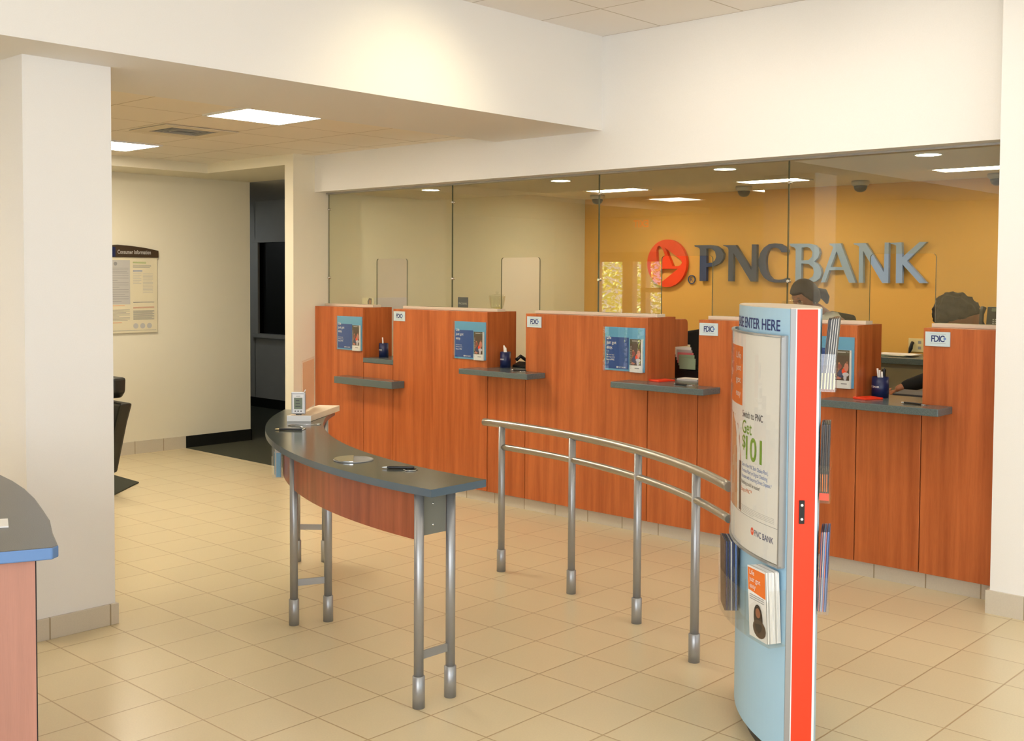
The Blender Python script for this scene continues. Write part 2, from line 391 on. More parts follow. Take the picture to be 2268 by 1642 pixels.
wf.box(-12.30, 8.32, 0.951, -12.20, 8.349, 2.119, M_hall).box(-10.52, 8.32, 0.951, -10.42, 8.349, 2.119, M_hall).box(-12.36, 8.32, 2.12, -10.36, 8.349, 2.17, M_hall).box(-12.36, 8.30, 0.90, -10.36, 8.349, 0.95, M_hall)
struct('window_1', wf)
struct('window_1_glass', MB().box(-12.299, 8.38, 0.951, -10.401, 8.40, 2.119, M_dkglass))
struct('ceiling_teller', MB().box(-7.95, 6.16, 2.43, 3.5, 7.38, 2.56, M_soff).box(-7.95, 7.38, 2.56, 3.5, 9.9, 2.70, M_soff))
struct('wall_east', MB().box(3.4, -2.2, 0, 3.55, 9.9, 0.55, M_wallp).box(3.4, -2.2, 2.92, 3.55, 9.9, 3.42, M_wallp)
       .box(3.4, -2.2, 0.5, 3.55, -1.65, 3.0, M_wallp).box(3.4, 4.85, 0.5, 3.55, 9.9, 3.0, M_wallp))
ew = MB()
for yy in (-1.65, -0.03, 1.6, 3.22, 4.80): ew.box(3.4, yy, 0.55, 3.5, yy + 0.05, 2.92, M_winframe)
for zz in (0.55, 2.1, 2.87): ew.box(3.4, -1.65, zz, 3.5, 4.85, zz + 0.05, M_winframe)
struct('window_2', ew)
# south wall with the shop front behind the camera
sw = MB()
sw.box(-12.3, -2.15, 2.10, -9.95, -2.0, 2.9, M_wall).box(-9.95, -2.15, 0, -4.1, -2.0, 3.42, M_wall).box(-4.1, -2.15, 2.92, 3.5, -2.0, 3.42, M_wallp)
sw.box(-4.1, -2.15, 0, 3.5, -2.0, 0.35, M_wallp).box(2.8, -2.15, 0.3, 3.5, -2.0, 3.0, M_wallp).box(-12.3, -2.15, 0, -11.42, -2.0, 2.1, M_wall)
struct('wall_south', sw)
s2 = MB()
for xx in (-4.1, -2.4, -0.7, 1.0, 2.75): s2.box(xx, -2.12, 0.35, xx + 0.06, -2.03, 2.92, M_winframe)
for zz in (0.35, 2.1, 2.87): s2.box(-4.1, -2.12, zz, 2.8, -2.03, zz + 0.05, M_winframe)
struct('window_3', s2)
# glazed entrance door seen mirrored in the teller glass
d1 = MB()
for a, b2 in ((-11.42, -11.37), (-10.86, -10.66), (-10.50, -10.40), (-10.10, -9.95)): d1.box(a, -2.13, 0, b2, -2.0, 2.10, M_winframe)
d1.box(-11.42, -2.13, 1.95, -9.95, -2.0, 2.10, M_winframe).box(-11.42, -2.13, 0, -9.95, -2.0, 0.12, M_winframe).box(-10.5, -2.13, 1.47, -9.95, -2.0, 1.54, M_winframe)
struct('door_1', d1)
# outside: lawn and shrubs
struct('ground_outside', MB().box(-24, -16, -0.2, 12, -2.2, -0.1, M_lawn))
def shrub(cx, cyy, h, r, n, label):
    t = thing('shrub', label, 'shrub', (cx, cyy, -0.1), 'shrubs outside the entrance')
    mb = MB()
    for i in range(n):
        a = random.uniform(0, 2 * PI); q = random.random() ** 0.5 * r; z = random.uniform(0.1, h)
        q *= math.sin(PI * min(1, (z / h) * 0.8 + 0.18)) ** 0.5
        c = Vector((cx + q * math.cos(a), cyy + q * math.sin(a), z)); u = Vector([random.gauss(0, 1) for _ in range(3)]).normalized(); v = u.orthogonal().normalized()
        k = random.uniform(0.035, 0.075)
        mb.add([c - u * k, c + v * k * 0.45, c + u * k, c - v * k * 0.45], [(0, 1, 2, 3)], random.choice((M_leaf, M_leaf, M_leaf2)))
    mb.build('foliage', t, recalc=False)
    MB().tube([(cx, cyy, -0.1), (cx + 0.05, cyy, h * 0.6)], 0.05, M_bark, 8).build('stem', t)
shrub(-12.6, -4.6, 3.0, 1.0, 5000, 'leafy shrub outside the entrance, nearer the left side of the doorway')
shrub(-10.3, -6.2, 3.2, 1.0, 5000, 'tall leafy shrub outside, straight behind the glazed entrance')

# baseboards
struct('baseboard_pillar', MB().box(-5.635, 2.20, 0, -5.068, 2.652, 0.102, M_basey), bevel=0.002)
struct('baseboard_left', MB().box(-9.80, 3.05, 0, -9.785, 5.835, 0.118, M_basey))
struct('baseboard_left_hall', MB().box(-9.80, 5.835, 0, -9.79, 6.60, 0.115, M_cove).box(-13.1, 6.59, 0, -9.79, 6.60, 0.115, M_cove))
struct('baseboard_hall', MB().box(-13.1, 8.335, 0, -8.03, 8.35, 0.12, M_cove))
struct('baseboard_teller', MB().box(-7.90, 6.02, 0, -2.06, 6.05, 0.09, M_base))
struct('baseboard_right', MB().box(-2.072, 5.785, 0, 3.4, 5.80, 0.118, M_base).box(-2.072, 5.8005, 0, -2.056, 6.02, 0.118, M_base))
struct('baseboard_partition', MB().box(-8.045, 5.739, 0, -7.894, 5.98, 0.10, M_base))

# ================================================================== CEILING FIXTURES
def troffer(x0, y0, x1, y1, z, label, group, cat='light', m=None, rim=0.022, drop=0.012):
    t = thing('ceiling_light', label, cat, ((x0 + x1) / 2, (y0 + y1) / 2, z - drop), group)
    fr = MB()
    fr.box(x0, y0, z - drop, x1, y0 + rim, z, M_white).box(x0, y1 - rim, z - drop, x1, y1, z, M_white)
    fr.box(x0, y0 + rim, z - drop, x0 + rim, y1 - rim, z, M_white).box(x1 - rim, y0 + rim, z - drop, x1, y1 - rim, z, M_white)
    fr.build('frame', t)
    MB().box(x0 + rim, y0 + rim, z - drop * 0.6, x1 - rim, y1 - rim, z - 0.001, m or M_lamp).build('diffuser', t)
    return t
troffer(-6.44, 3.97, -5.92, 4.57, ZL, 'square ceiling light close behind the beam, right of the air vent', 'troffers in the low ceiling', m=M_lamplow)
troffer(-8.78, 4.12, -8.20, 4.70, ZL, 'square ceiling light beside the white column, left of the air vent', 'troffers in the low ceiling', m=M_lamplow)
for (xa, ya, wd) in ((-8.80, -0.35, 'beyond the doorway side'), (-6.98, 0.08, 'nearer the beam')):
    troffer(xa, ya, xa + 0.56, ya + 0.6, ZL, 'square light of the low ceiling left of the camera, ' + wd, 'troffers in the low ceiling', m=M_lamplow)
for (xa, ya, wd) in ((-0.90, 4.15, 'nearest the teller glass, left of the other two'), (0.93, 4.15, 'in front of the white right wall'), (2.60, 3.2, 'by the right wall and windows')):
    troffer(xa, ya, xa + 0.6, ya + 0.6, ZH, 'square light of the high ceiling ' + wd, 'troffers in the high ceiling')
for i, (xa, wd) in enumerate(((-7.05, 'left'), (-5.34, 'middle'), (-3.59, 'right'))):
    troffer(xa, 8.60, xa + 0.62, 8.90, 2.56, '%s one of the three slim ceiling lights behind the teller glass' % {'left': 'leftmost', 'middle': 'middle', 'right': 'rightmost'}[wd], 'slim lights over the tellers', m=M_lampw)
troffer(-1.2, 8.60, -0.58, 8.90, 2.56, 'slim ceiling light hidden behind the white right wall', 'slim lights over the tellers', m=M_lampw)
def downlight(x, y, z, r, label, group):
    t = thing('downlight', label, 'light', (x, y, z - 0.006), group)
    MB().lathe([(r + 0.012, 0.006), (r + 0.012, 0.0), (r, 0.0), (r, 0.006)], (x, y, z - 0.006), M_white, 32).build('trim_ring', t)
    MB().lathe([(r - 0.001, 0.004), (r - 0.001, 0.0015)], (x, y, z - 0.006), M_down, 32).build('lens', t)
    return t
for x, nm in ((-6.96, 'leftmost'), (-5.52, 'second from left'), (-4.08, 'third from left'), (-2.70, 'rightmost')):
    downlight(x, 6.47, 2.43, 0.072, 'round recessed downlight over the teller line, %s of the four' % nm, 'round downlights over the teller windows')
# recessed wall washer near the beam (above the frame) that throws the warm scallop
wash = downlight(-3.72, 4.30, ZH, 0.07, 'round recessed wall washer in the high ceiling by the beam', 'wall washers')
def spot(name, loc, aim, power, angle, blend, color):
    l = bpy.data.lights.new(name, 'SPOT'); l.energy = power; l.spot_size = angle; l.spot_blend = blend; l.color = color; l.shadow_soft_size = 0.06
    o = bpy.data.objects.new(name, l); COL.objects.link(o); o.location = loc
    o.rotation_euler = (Vector(aim) - Vector(loc)).to_track_quat('-Z', 'Y').to_euler()
    return o
spot('wall_washer_lamp', (-3.72, 4.30, ZH - 0.03), (-4.74, 4.20, 2.35), 40, 1.6, 1.0, (1.0, 0.86, 0.52))
for xx, nm_ in ((-3.70, 'left'), (-2.55, 'right')):
    downlight(xx, 4.70, ZH, 0.07, 'unseen round fill downlight added to brighten the upper wall over the glass, %s one' % nm_, 'wall washers')
    spot('fascia_fill_spot', (xx, 4.70, ZH - 0.03), (xx, 5.95, 2.0), 28, 1.9, 1.0, (1.0, 0.90, 0.76))  # unseen fill spots, added to lift the fascia without brightening the column
# air vent
troffer(-12.9, 6.9, -12.3, 7.5, 2.65, 'unseen fill light added far down the dark hall', 'unseen hall fill', m=mat('hall_fill', (1, 1, 1, 1), 0.5, emit=(0.9, 0.95, 1.0, 1), es=4.0))  # unseen fixture, added to brighten the dark hall
vt = thing('air_vent', 'square grey air diffuser in the low ceiling between two lights', 'vent', (-7.28, 4.34, ZL - 0.02))
x0, y0, x1, y1 = -7.54, 4.05, -7.02, 4.63
vb = MB()
for k in range(4):
    a = k * 0.066; zz = ZL - 0.003
    wv_ = 0.10 if k == 0 else 0.012
    if k == 1: a = 0.13
    if k > 1: a = 0.13 + (k - 1) * 0.035
    for (ax, ay, bx, by) in ((x0 + a, y0 + a, x1 - a, y0 + a + wv_), (x0 + a, y1 - a - wv_, x1 - a, y1 - a), (x0 + a, y0 + a + wv_ + 0.0002, x0 + a + wv_, y1 - a - wv_ - 0.0002), (x1 - a - wv_, y0 + a + wv_ + 0.0002, x1 - a, y1 - a - wv_ - 0.0002)):
        vb.box(ax, ay, zz - 0.006, bx, by, zz, M_soff if k == 0 else M_alum)
vb.build('louvre_frame', vt)
MB().box(x0 + 0.1003, y0 + 0.1003, ZL - 0.004, x1 - 0.1003, y1 - 0.1003, ZL - 0.0005, M_black).build('duct_opening', vt)
# dome cameras
def dome(x, y, z, label):
    t = thing('dome_camera', label, 'security camera', (x, y, z - 0.10), 'dome cameras over the tellers')
    MB().lathe([(0.075, 0.10), (0.08, 0.085), (0.072, 0.062), (0.06, 0.055)], (x, y, z - 0.10), M_alum, 24).build('housing', t)
    MB().lathe([(0.058, 0.057), (0.056, 0.04), (0.046, 0.018), (0.028, 0.005), (0.001, 0.0)], (x, y, z - 0.10), M_black, 24).build('dome', t)
for x, y, nm in ((-7.36, 9.22, 'leftmost of four, by the cream wall'), (-5.59, 9.20, 'second from left of the four'), (-4.49, 9.32, 'third from left of the four'), (-3.33, 9.36, 'rightmost of four, by the white wall')):
    dome(x, y, 2.56, 'black dome security camera over the tellers, ' + nm)
# exit sign (mirrored in the glass)
ex = thing('exit_sign', 'lit red EXIT sign over the glazed entrance', 'sign', (-10.45, -1.95, 2.45))
MB().box(-10.63, -1.99, 2.45, -10.30, -1.95, 2.63, M_white).build('box', ex)
MB().text('EXIT', 0.16, M_exit, lambda x, z, h: (-10.465 - x, -1.948 + h, 2.485 + z), 'CENTER', 0.9, 0.01).build('lettering', ex, recalc=False)

# ================================================================== TELLER LINE
ST = [(-7.252, -6.872), (-5.808, -5.422), (-4.342, -3.946), (-2.884, -2.501)]      # the four service windows
ped = [(-7.905, -7.252), (-6.872, -5.808), (-5.422, -4.342), (-3.946, -2.884), (-2.501, -2.06)]
names = ['leftmost, against the cream post', 'second from left, with the blue notice beside it', 'middle, the widest run with an orange-lit side', 'fourth, half hidden behind the blue kiosk', 'rightmost, against the white wall']
plab = ['cherry wood teller partition standing against the cream post at the far left',
        'cherry wood teller partition second from the left, with the small navy card on top',
        'middle cherry wood teller partition, behind the left end of the queue rail',
        'cherry wood teller partition half hidden behind the blue and orange kiosk',
        'rightmost cherry wood teller partition, against the white wall']
ZP = 1.435
for i, (a, b2) in enumerate(ped):
    t = thing('teller_partition', plab[i], 'counter partition', ((a + b2) / 2, YW + 0.15, 0.09), 'wooden partitions of the teller line')
    MB().box(a, YW, 0.09, b2, YW + 0.022, ZP, M_wood).build('front_panel', t, bevel=0.0015)
    core = MB()
    if i < 4: core.box(b2 - 0.022, YW + 0.022, 0.09, b2, 6.295, ZP, M_wood)
    else: core.box(b2 - 0.022, YW + 0.022, 0.09, b2, 6.0, ZP, M_wood)
    core.build('side_panel', t)
    if i > 0: MB().box(a, YW + 0.022, 0.09, a + 0.022, 6.295, ZP, M_wood).build('side_panel', t)
    MB().box(a + 0.022, YW + 0.022, ZP - 0.03, b2 - 0.022, 6.295, ZP, M_wood).build('top_panel', t)
    MB().box(a + (0.0 if i else 0.0), 6.085, ZP, b2, 6.175, ZP + 0.022, M_cap).build('glass_channel', t, bevel=0.002)
    MB().box(a + 0.022, 6.275, 0.30, b2 - 0.022, 6.295, ZP - 0.03, M_wood).build('back_panel', t)
ilab = ['narrow cherry panel under the far left teller window, behind the low shelf', 'narrow cherry panel under the second teller window from the left',
        'narrow cherry panel under the third teller window, right of the middle partition', 'narrow cherry panel under the fourth teller window, right of the kiosk']
for i, (a, b2) in enumerate(ST):
    o = MB().box(a + 0.006, YW + 0.001, 0.09, b2 - 0.006, YW + 0.021, 0.978, M_wood).build('infill_panel', bevel=0.001)
    tag(o, ilab[i], 'counter panel', 'infill panels under the teller windows')
# worktops
ZT = 1.019
wl = ['short slate worktop set in the far left teller window, above the low shelf', 'slate worktop of the second teller window, with a pen cup and white pens',
      'slate worktop of the third teller window, just left of the kiosk', 'slate worktop of the fourth teller window, right of the kiosk']
def worktop(a, b2, lx, rx, yf, label):
    pts = [(a, YW), (lx, YW), (lx, yf), (rx, yf), (rx, YW), (b2, YW), (b2, 6.32), (a, 6.32)] if lx < a else [(a, yf), (b2, yf), (b2, 6.32), (a, 6.32)]
    mb = MB().prism(pts, ZT - 0.04, ZT, M_ledge)
    o = mb.build('teller_worktop', bevel=0.004); tag(o, label, 'worktop', 'slate worktops of the teller windows')
e = 0.001
worktop(-7.250, -6.874, -7.250, -6.874, YW - 0.004, wl[0])
worktop(ST[1][0] + e, ST[1][1] - e, -5.915, -5.232, 5.785, wl[1])
worktop(ST[2][0] + e, ST[2][1] - e, -4.497, -3.782, 5.785, wl[2])
worktop(ST[3][0] + e, ST[3][1] - e, -3.03, -2.335, 5.785, wl[3])
o = MB().box(-7.47, 5.845, 0.800, -6.735, YW - 0.0005, 0.858, M_ledge).build('low_shelf', bevel=0.004)
tag(o, 'low slate shelf fixed across the front of the far left teller window', 'shelf')
# glass screens with openings
XJ = [-7.905, -6.341, -4.876, -3.412, -2.056]
glab = ['leftmost pane of the teller glass screen, starting at the cream post', 'second pane of the teller glass screen, over the small navy card',
        'third pane of the teller glass screen, in front of the emblem and letter P', 'rightmost pane of the teller glass screen, in front of the pale letters']
for i in range(4):
    xa, xb = XJ[i] + 0.003, XJ[i + 1] - 0.003
    a, b2 = ST[i]; zt = 1.843; z0 = ZP + 0.022; r = 0.022
    arc1 = [(a + r - r * math.cos(k * PI / 8), zt - r + r * math.sin(k * PI / 8)) for k in range(5)]
    arc2 = [(b2 - r + r * math.sin(k * PI / 8), zt - r + r * math.cos(k * PI / 8)) for k in range(5)]
    pts = [(xa, z0), (a, z0)] + arc1 + arc2 + [(b2, z0), (xb, z0), (xb, 2.425), (xa, 2.425)]
    t = thing('glass_screen', glab[i], 'glass pane', ((xa + xb) / 2, 6.13, z0), 'panes of the teller glass screen')
    MB().prism(pts, 6.125, 6.135, M_glass, 'Y', side=M_glassedge).build('pane', t, recalc=True)
    for zc in (1.682, 2.28):
        c = MB(); c.M = Matrix.Translation((xa + 0.006 if i else xa + 0.008, 6.118, zc)) @ Matrix.Rotation(PI / 2, 4, 'X')
        c.lathe([(0.008, -0.024), (0.010, -0.022), (0.010, 0.005), (0.008, 0.007)], (0, 0, 0), M_chrome, 14).build('clamp', t)
struct('trim_1', MB().box(-7.905, 6.10, 2.413, -2.056, 6.16, 2.425, M_alum))

# FDIC plaques
fl = ['pale FDIC plaque on the second partition from the left, the smallest in view', 'pale FDIC plaque on the middle partition, above the second worktop end',
      'pale FDIC plaque just left of the blue kiosk', 'pale FDIC plaque on the rightmost partition, largest of the four']
for i, xa in enumerate((-6.860, -5.405, -3.938, -2.489)):
    t = thing('fdic_sign', fl[i], 'sign', (xa + 0.068, YW - 0.003, 1.338), 'FDIC plaques on the partitions')
    MB().box(xa, YW - 0.007, 1.338, xa + 0.135, YW - 0.0005, 1.416, M_fdic).build('plaque', t, bevel=0.001)
    fn = on_y(YW - 0.0074, xa + 0.069, 1.363)
    lt = MB().text('FDIC', 0.048, M_navytx, fn, 'CENTER', 0.80, 0.022, 0.0, 0.86)
    lt.box(xa + 0.026, YW - 0.0076, 1.3535, xa + 0.112, YW - 0.0072, 1.3550, M_grey).box(xa + 0.026, YW - 0.0076, 1.4035, xa + 0.112, YW - 0.0072, 1.4050, M_grey)
    lt.build('lettering', t, recalc=False)
    lb = MB(); lb.lathe([(0.0075, 0.0), (0.0075, 0.0004)], (0, 0, 0), M_bluetx, 14)
    for v in lb.v: x, y, z = v; v.x, v.y, v.z = xa + 0.107 + x, YW - 0.0078 + z * 0.1, 1.380 + y
    lb.build('seal', t)

# blue posters with brochures
bl = ['blue poster holder with a brochure at the far left partition', 'blue poster holder with a brochure on the second partition from left',
      'glossy blue poster holder with a brochure on the middle partition', 'blue poster holder with a brochure right of the kiosk']
def leaflet_face(mb, x0, z0, x1, z1, y):
    """front of the family brochure as coloured areas"""
    W, Hh = x1 - x0, z1 - z0; q = lambda a, b: (x0 + a * W, z0 + b * Hh)
    mb.box(x0, y - 0.0003, z0, x1, y, z1, M_photo1)
    mb.box(x0, y - 0.0006, z0 + 0.86 * Hh, x1, y, z1, M_photo5)
    mb.box(x0, y - 0.0006, z0, x1, y, z0 + 0.21 * Hh, M_paper)
    for (cx, cz, rx, rz, m) in ((0.80, 0.56, 0.15, 0.12, M_photo2), (0.36, 0.57, 0.14, 0.07, M_lip), (0.44, 0.38, 0.24, 0.10, M_photo3), (0.66, 0.45, 0.17, 0.08, M_signor),
                                (0.30, 0.27, 0.16, 0.04, M_photo2), (0.76, 0.37, 0.22, 0.055, M_photo4), (0.72, 0.29, 0.11, 0.085, M_photo4), (0.84, 0.68, 0.07, 0.035, M_skin),
                                (0.31, 0.645, 0.07, 0.035, M_skin2), (0.28, 0.51, 0.08, 0.038, M_hairpr), (0.65, 0.535, 0.07, 0.034, M_skin2), (0.26, 0.43, 0.07, 0.04, M_hairpr)):
        pts = [q(cx + rx * math.cos(k * PI / 6), max(0.215, cz + rz * math.sin(k * PI / 6))) for k in range(12)]
        mb.prism(pts, y - 0.0009 - 0.0002 * cx, y - 0.0002, m, 'Y')
    mb.box(*[q(0.45, 0.11)[0], y - 0.0009, q(0, 0.11)[1], q(0.85, 0)[0], y, q(0, 0.135)[1]], M_grey)
    mb.box(*[q(0.2, 0.90)[0], y - 0.0009, q(0, 0.935)[1], q(0.75, 0)[0], y, q(0, 0.955)[1]], M_ltgrey)
    mb.text('THE STUDENT PLAN', 0.05 * Hh, M_ltgrey, lambda u, v, h: (q(0.18, 0)[0] + u, y - 0.001, q(0, 0.935)[1] + v), 'LEFT', 0.8)
    mb.text('THE STUDENT PLAN', 0.076 * Hh, M_ltgrey, lambda u, v, h: (q(0.04, 0)[0] + v, y - 0.001, q(0, 0.80)[1] - u), 'LEFT', 1.0)
def small_logo(mb, x, z, s, fn3, m_a, m_b):
    """round emblem and bank name, left edge x, baseline z, letter height s"""
    mb.add([fn3(x + 0.45 * s + 0.5 * s * math.cos(k * PI / 8), z + 0.45 * s + 0.5 * s * math.sin(k * PI / 8), 0.0) for k in range(16)], [list(range(16))], m_a)
    mb.text('PNC BANK', s * 1.25, m_b, lambda u, v, h: fn3(x + 1.15 * s + u, z + v, h), 'LEFT', 0.80)
for i, (xa, xb) in enumerate(((-7.597, -7.258), (-6.160, -5.817), (-4.699, -4.357), (-3.232, -2.894))):
    za, zb = 1.074, 1.366 if i > 1 else 1.358
    t = thing('poster_holder', bl[i], 'poster holder', ((xa + xb) / 2, YW - 0.004, za), 'blue poster holders on the partitions')
    MB().box(xa + 0.004, YW - 0.003, za, xb - 0.004, YW - 0.0005, zb, M_teal).build('backing', t)
    W = xb - xa
    nb = MB().box(xa + 0.012, YW - 0.0042, za + 0.012, xa + W * 0.60, YW - 0.0031, za + (zb - za) * 0.77, M_blueposter)
    f = on_y(YW - 0.0045, xa + 0.020, 0)
    for (tx, zz, sz, bd) in (('Life', 0.272, 0.030, 0.006), ('just got', 0.240, 0.030, 0.006), ('easy.', 0.208, 0.030, 0.006), ('See how easy', 0.163, 0.013, 0), ('banking can be.', 0.148, 0.013, 0), ('Easy as PNC', 0.130, 0.0145, 0.02)):
        nb.text(tx, sz, M_paper, (lambda zz: lambda x, z, h: f(x, z + za - 0.062 + zz, h))(zz), 'LEFT', 0.9, bd)
    small_logo(nb, xa + 0.105, za + 0.018, 0.0125, on_y(YW - 0.0045), M_paper, M_paper)
    nb.build('poster', t, recalc=False)
    br = MB().box(xa + W * 0.655, YW - 0.016, za - 0.002, xb - 0.018, YW - 0.0045, za + (zb - za) * 0.745, M_paper)
    leaflet_face(br, xa + W * 0.655, za - 0.002, xb - 0.026, za + (zb - za) * 0.745, YW - 0.0165)
    br.build('brochure', t, recalc=False)
    ac = MB().box(xa, YW - 0.020, za - 0.006, xb, YW - 0.0185, zb, M_acr)
    ac.box(xa, YW - 0.0185, za - 0.006, xa + 0.0015, YW - 0.0005, zb, M_acr).box(xb - 0.0015, YW - 0.0185, za - 0.006, xb, YW - 0.0005, zb, M_acr).box(xa, YW - 0.0185, za - 0.006, xb, YW - 0.0005, za - 0.004, M_acr)
    ac.build('acrylic_cover', t)

# pen cups, pads, pens on the worktops
def pen_cup(x, y, label, n=3, r=0.04):
    t = thing('pen_cup', label, 'pen cup', (x, y, ZT), 'navy pen cups on the teller worktops')
    MB().lathe([(r, 0), (r, 0.118), (r - 0.003, 0.118), (r - 0.003, 0.01), (0.001, 0.01)], (x, y, ZT), M_navy, 28).build('cup', t)
    wrap = lambda u, v, h: (x + (r + 0.0006) * math.sin(u / r - 0.5), y - (r + 0.0006) * math.cos(u / r - 0.5), ZT + 0.058 + v)
    MB().text('PNC BANK', 0.016, M_paper, wrap, 'CENTER', 1.0, 0.01).build('lettering', t, recalc=False)
    for k in range(n):
        a = -0.6 + k * 0.55; dx = 0.018 * math.sin(a * 2 + k)
        p = MB().tube([(x - 0.006 + 0.01 * k - dx * 0.4, y + 0.004 * k, ZT + 0.012), (x - 0.022 + 0.017 * k, y + 0.006 - 0.008 * k, ZT + 0.165 - 0.008 * k)], 0.0055, M_paper, 8)
        o = p.build('pen'); tag(o, ['white pen standing in the cup, leaning left', 'white pen standing upright in the cup', 'white pen in the cup, leaning right'][k] + {'a': ' at the far left window', 'b': ' at the second window', 'c': ' at the fourth window'}[label[-1]], 'pen', 'white pens in the cups')
    t['label'] = label[:-2]
pen_cup(-7.165, 6.13, 'navy pen cup on the far left teller worktop|a', 1)
pen_cup(-5.735, 6.10, 'navy pen cup on the second teller worktop|b', 3)
pen_cup(-2.815, 6.14, 'navy pen cup with lettering on the fourth teller worktop|c', 3, 0.048)
def pad(x0, y0, x1, y1, ang, label):
    mb = MB(); mb.M = Matrix.Translation(((x0 + x1) / 2, (y0 + y1) / 2, ZT)) @ Matrix.Rotation(ang, 4, 'Z')
    mb.box(-(x1 - x0) / 2, -(y1 - y0) / 2, 0.0003, (x1 - x0) / 2, (y1 - y0) / 2, 0.011, M_orange)
    o = mb.build('sticky_pad', bevel=0.002); tag(o, label, 'pad', 'orange pads on the worktops')
pad(-4.325, 5.98, -4.225, 6.12, -0.25, 'bright orange pad on the worktop left of the kiosk')
pad(-2.875, 5.94, -2.775, 6.07, -0.4, 'bright orange pad beside the pen cup on the fourth worktop')
def chain_pen(pts, chain, z, label, tip):
    t = thing('chained_pen', label, 'pen', (pts[0][0], pts[0][1], z), 'chained pens')
    a, b2 = Vector((*pts[0], z + 0.006)), Vector((*pts[1], z + 0.006)); d = (b2 - a)
    MB().tube([a + d * 0.16, a + d * 0.2, a + d * 0.95, b2], 0.0055, M_black, 10, radii=[0.0045, 0.0056, 0.0056, 0.005]).build('barrel', t)
    MB().tube([a, a + d * 0.05, a + d * 0.16], 0.003, tip, 10, radii=[0.001, 0.0028, 0.0044]).build('tip', t)
    MB().tube([(*p, z + 0.0025) for p in chain], 0.0018, M_chrome, 6).build('ball_chain', t)
chain_pen([(-5.52, 5.93), (-5.40, 5.96)], [(-5.40, 5.96), (-5.36, 5.93), (-5.40, 5.90), (-5.44, 5.91)], ZT, 'black chained pen lying on the second teller worktop', M_chrome)
chain_pen([(-4.10, 5.93), (-3.98, 5.90)], [(-3.98, 5.90), (-3.94, 5.93), (-3.97, 5.96), (-4.03, 5.955)], ZT, 'black chained pen lying on the worktop left of the kiosk', M_chrome)
chain_pen([(-2.60, 5.93), (-2.48, 5.915)], [(-2.48, 5.915), (-2.45, 5.94), (-2.50, 5.955)], ZT, 'black chained pen lying on the fourth teller worktop', M_chrome)
# things standing on the partitions behind the glass
t = thing('card_stand', 'small cream card with a photo on top of the far left partition', 'card', (-7.47, 6.22, ZP))
MB().box(-7.555, 6.218, ZP, -7.395, 6.221, 1.512, M_cream).build('card', t)
cp = MB(); cp.prism([(-7.475, 1.44), (-7.43, 1.44), (-7.425, 1.505), (-7.46, 1.509), (-7.48, 1.48)], 6.2165, 6.218, M_photo1, 'Y').prism([(-7.462, 1.45), (-7.437, 1.45), (-7.432, 1.49), (-7.455, 1.495)], 6.2158, 6.2166, M_hairpr, 'Y')
cp.build('photo', t)
t = thing('navy_card', 'small navy card with the bank name on the second partition', 'card', (-6.31, 6.22, ZP))
MB().box(-6.368, 6.218, ZP, -6.255, 6.222, 1.536, M_signblue).build('card', t)
MB().text('PNC BANK', 0.022, M_paper, on_y(6.2172, -6.312, 1.478), 'CENTER', 0.85).build('lettering', t, recalc=False)
def candy_jar(x, y, label, lid=False):
    t = thing('candy_jar', label, 'jar', (x, y, ZP), 'glass jars on the partitions')
    MB().lathe([(0.001, 0.004), (0.032, 0.004), (0.047, 0.02), (0.056, 0.055), (0.062, 0.10), (0.066, 0.115), (0.063, 0.115), (0.058, 0.10), (0.052, 0.055), (0.043, 0.024), (0.03, 0.010), (0.001, 0.008)], (x, y, ZP), M_jar, 28).build('bowl', t)
    c = MB()
    for k in range(9):
        a = k * 2.4; rr = 0.006 + 0.0028 * k
        c.lathe([(0.001, -0.008), (0.008, -0.005), (0.010, 0), (0.008, 0.005), (0.001, 0.008)], (x + rr * math.cos(a), y + rr * math.sin(a), ZP + 0.019), M_candy, 8)
    o = c.build('candies', t, kind='stuff')
    MB().lathe([(0.064, 0.117), (0.060, 0.124), (0.02, 0.130), (0.007, 0.131), (0.006, 0.134), (0.013, 0.142), (0.011, 0.150), (0.001, 0.154)], (x, y, ZP), M_jar, 28).build('lid', t)
candy_jar(-5.945, 6.225, 'clear glass jar with yellow candy on the second partition, beside the screen opening')
candy_jar(-3.43, 6.225, 'clear lidded glass jar seen just above the top of the kiosk')
# desk phone on the right partition
t = thing('desk_phone', 'black desk phone standing behind the glass at the far right', 'phone', (-2.19, 6.23, ZP))
b3 = MB(); b3.M = Matrix.Translation((-2.20, 6.235, ZP + 0.002)) @ Matrix.Rotation(-0.18, 4, 'X')
b3.box(-0.06, -0.012, 0, 0.14, 0.012, 0.115, M_black)
b3.build('body', t, bevel=0.004)
k4 = MB(); k4.M = b3.M
kd = MB(); kd.M = b3.M; kd.box(-0.035, -0.0135, 0.088, 0.022, -0.012, 0.106, M_lcd).build('display', t)
for r_ in range(6):
    for c_ in range(2): k4.box(0.034 + 0.03 * c_, -0.0135, 0.012 + 0.016 * r_, 0.052 + 0.03 * c_, -0.012, 0.024 + 0.016 * r_, M_ltgrey)
for r_ in range(4):
    for c_ in range(3): k4.box(-0.026 + 0.013 * c_, -0.0135, 0.008 + 0.011 * r_, -0.018 + 0.013 * c_, -0.012, 0.014 + 0.011 * r_, M_ltgrey)
k4.build('keypad', t)
hs = MB(); hs.M = b3.M
hs.tube([(-0.078, -0.018, 0.008), (-0.08, -0.028, 0.03), (-0.08, -0.030, 0.07), (-0.078, -0.018, 0.108)], 0.013, M_black, 12, radii=[0.016, 0.012, 0.012, 0.016]).build('handset', t)

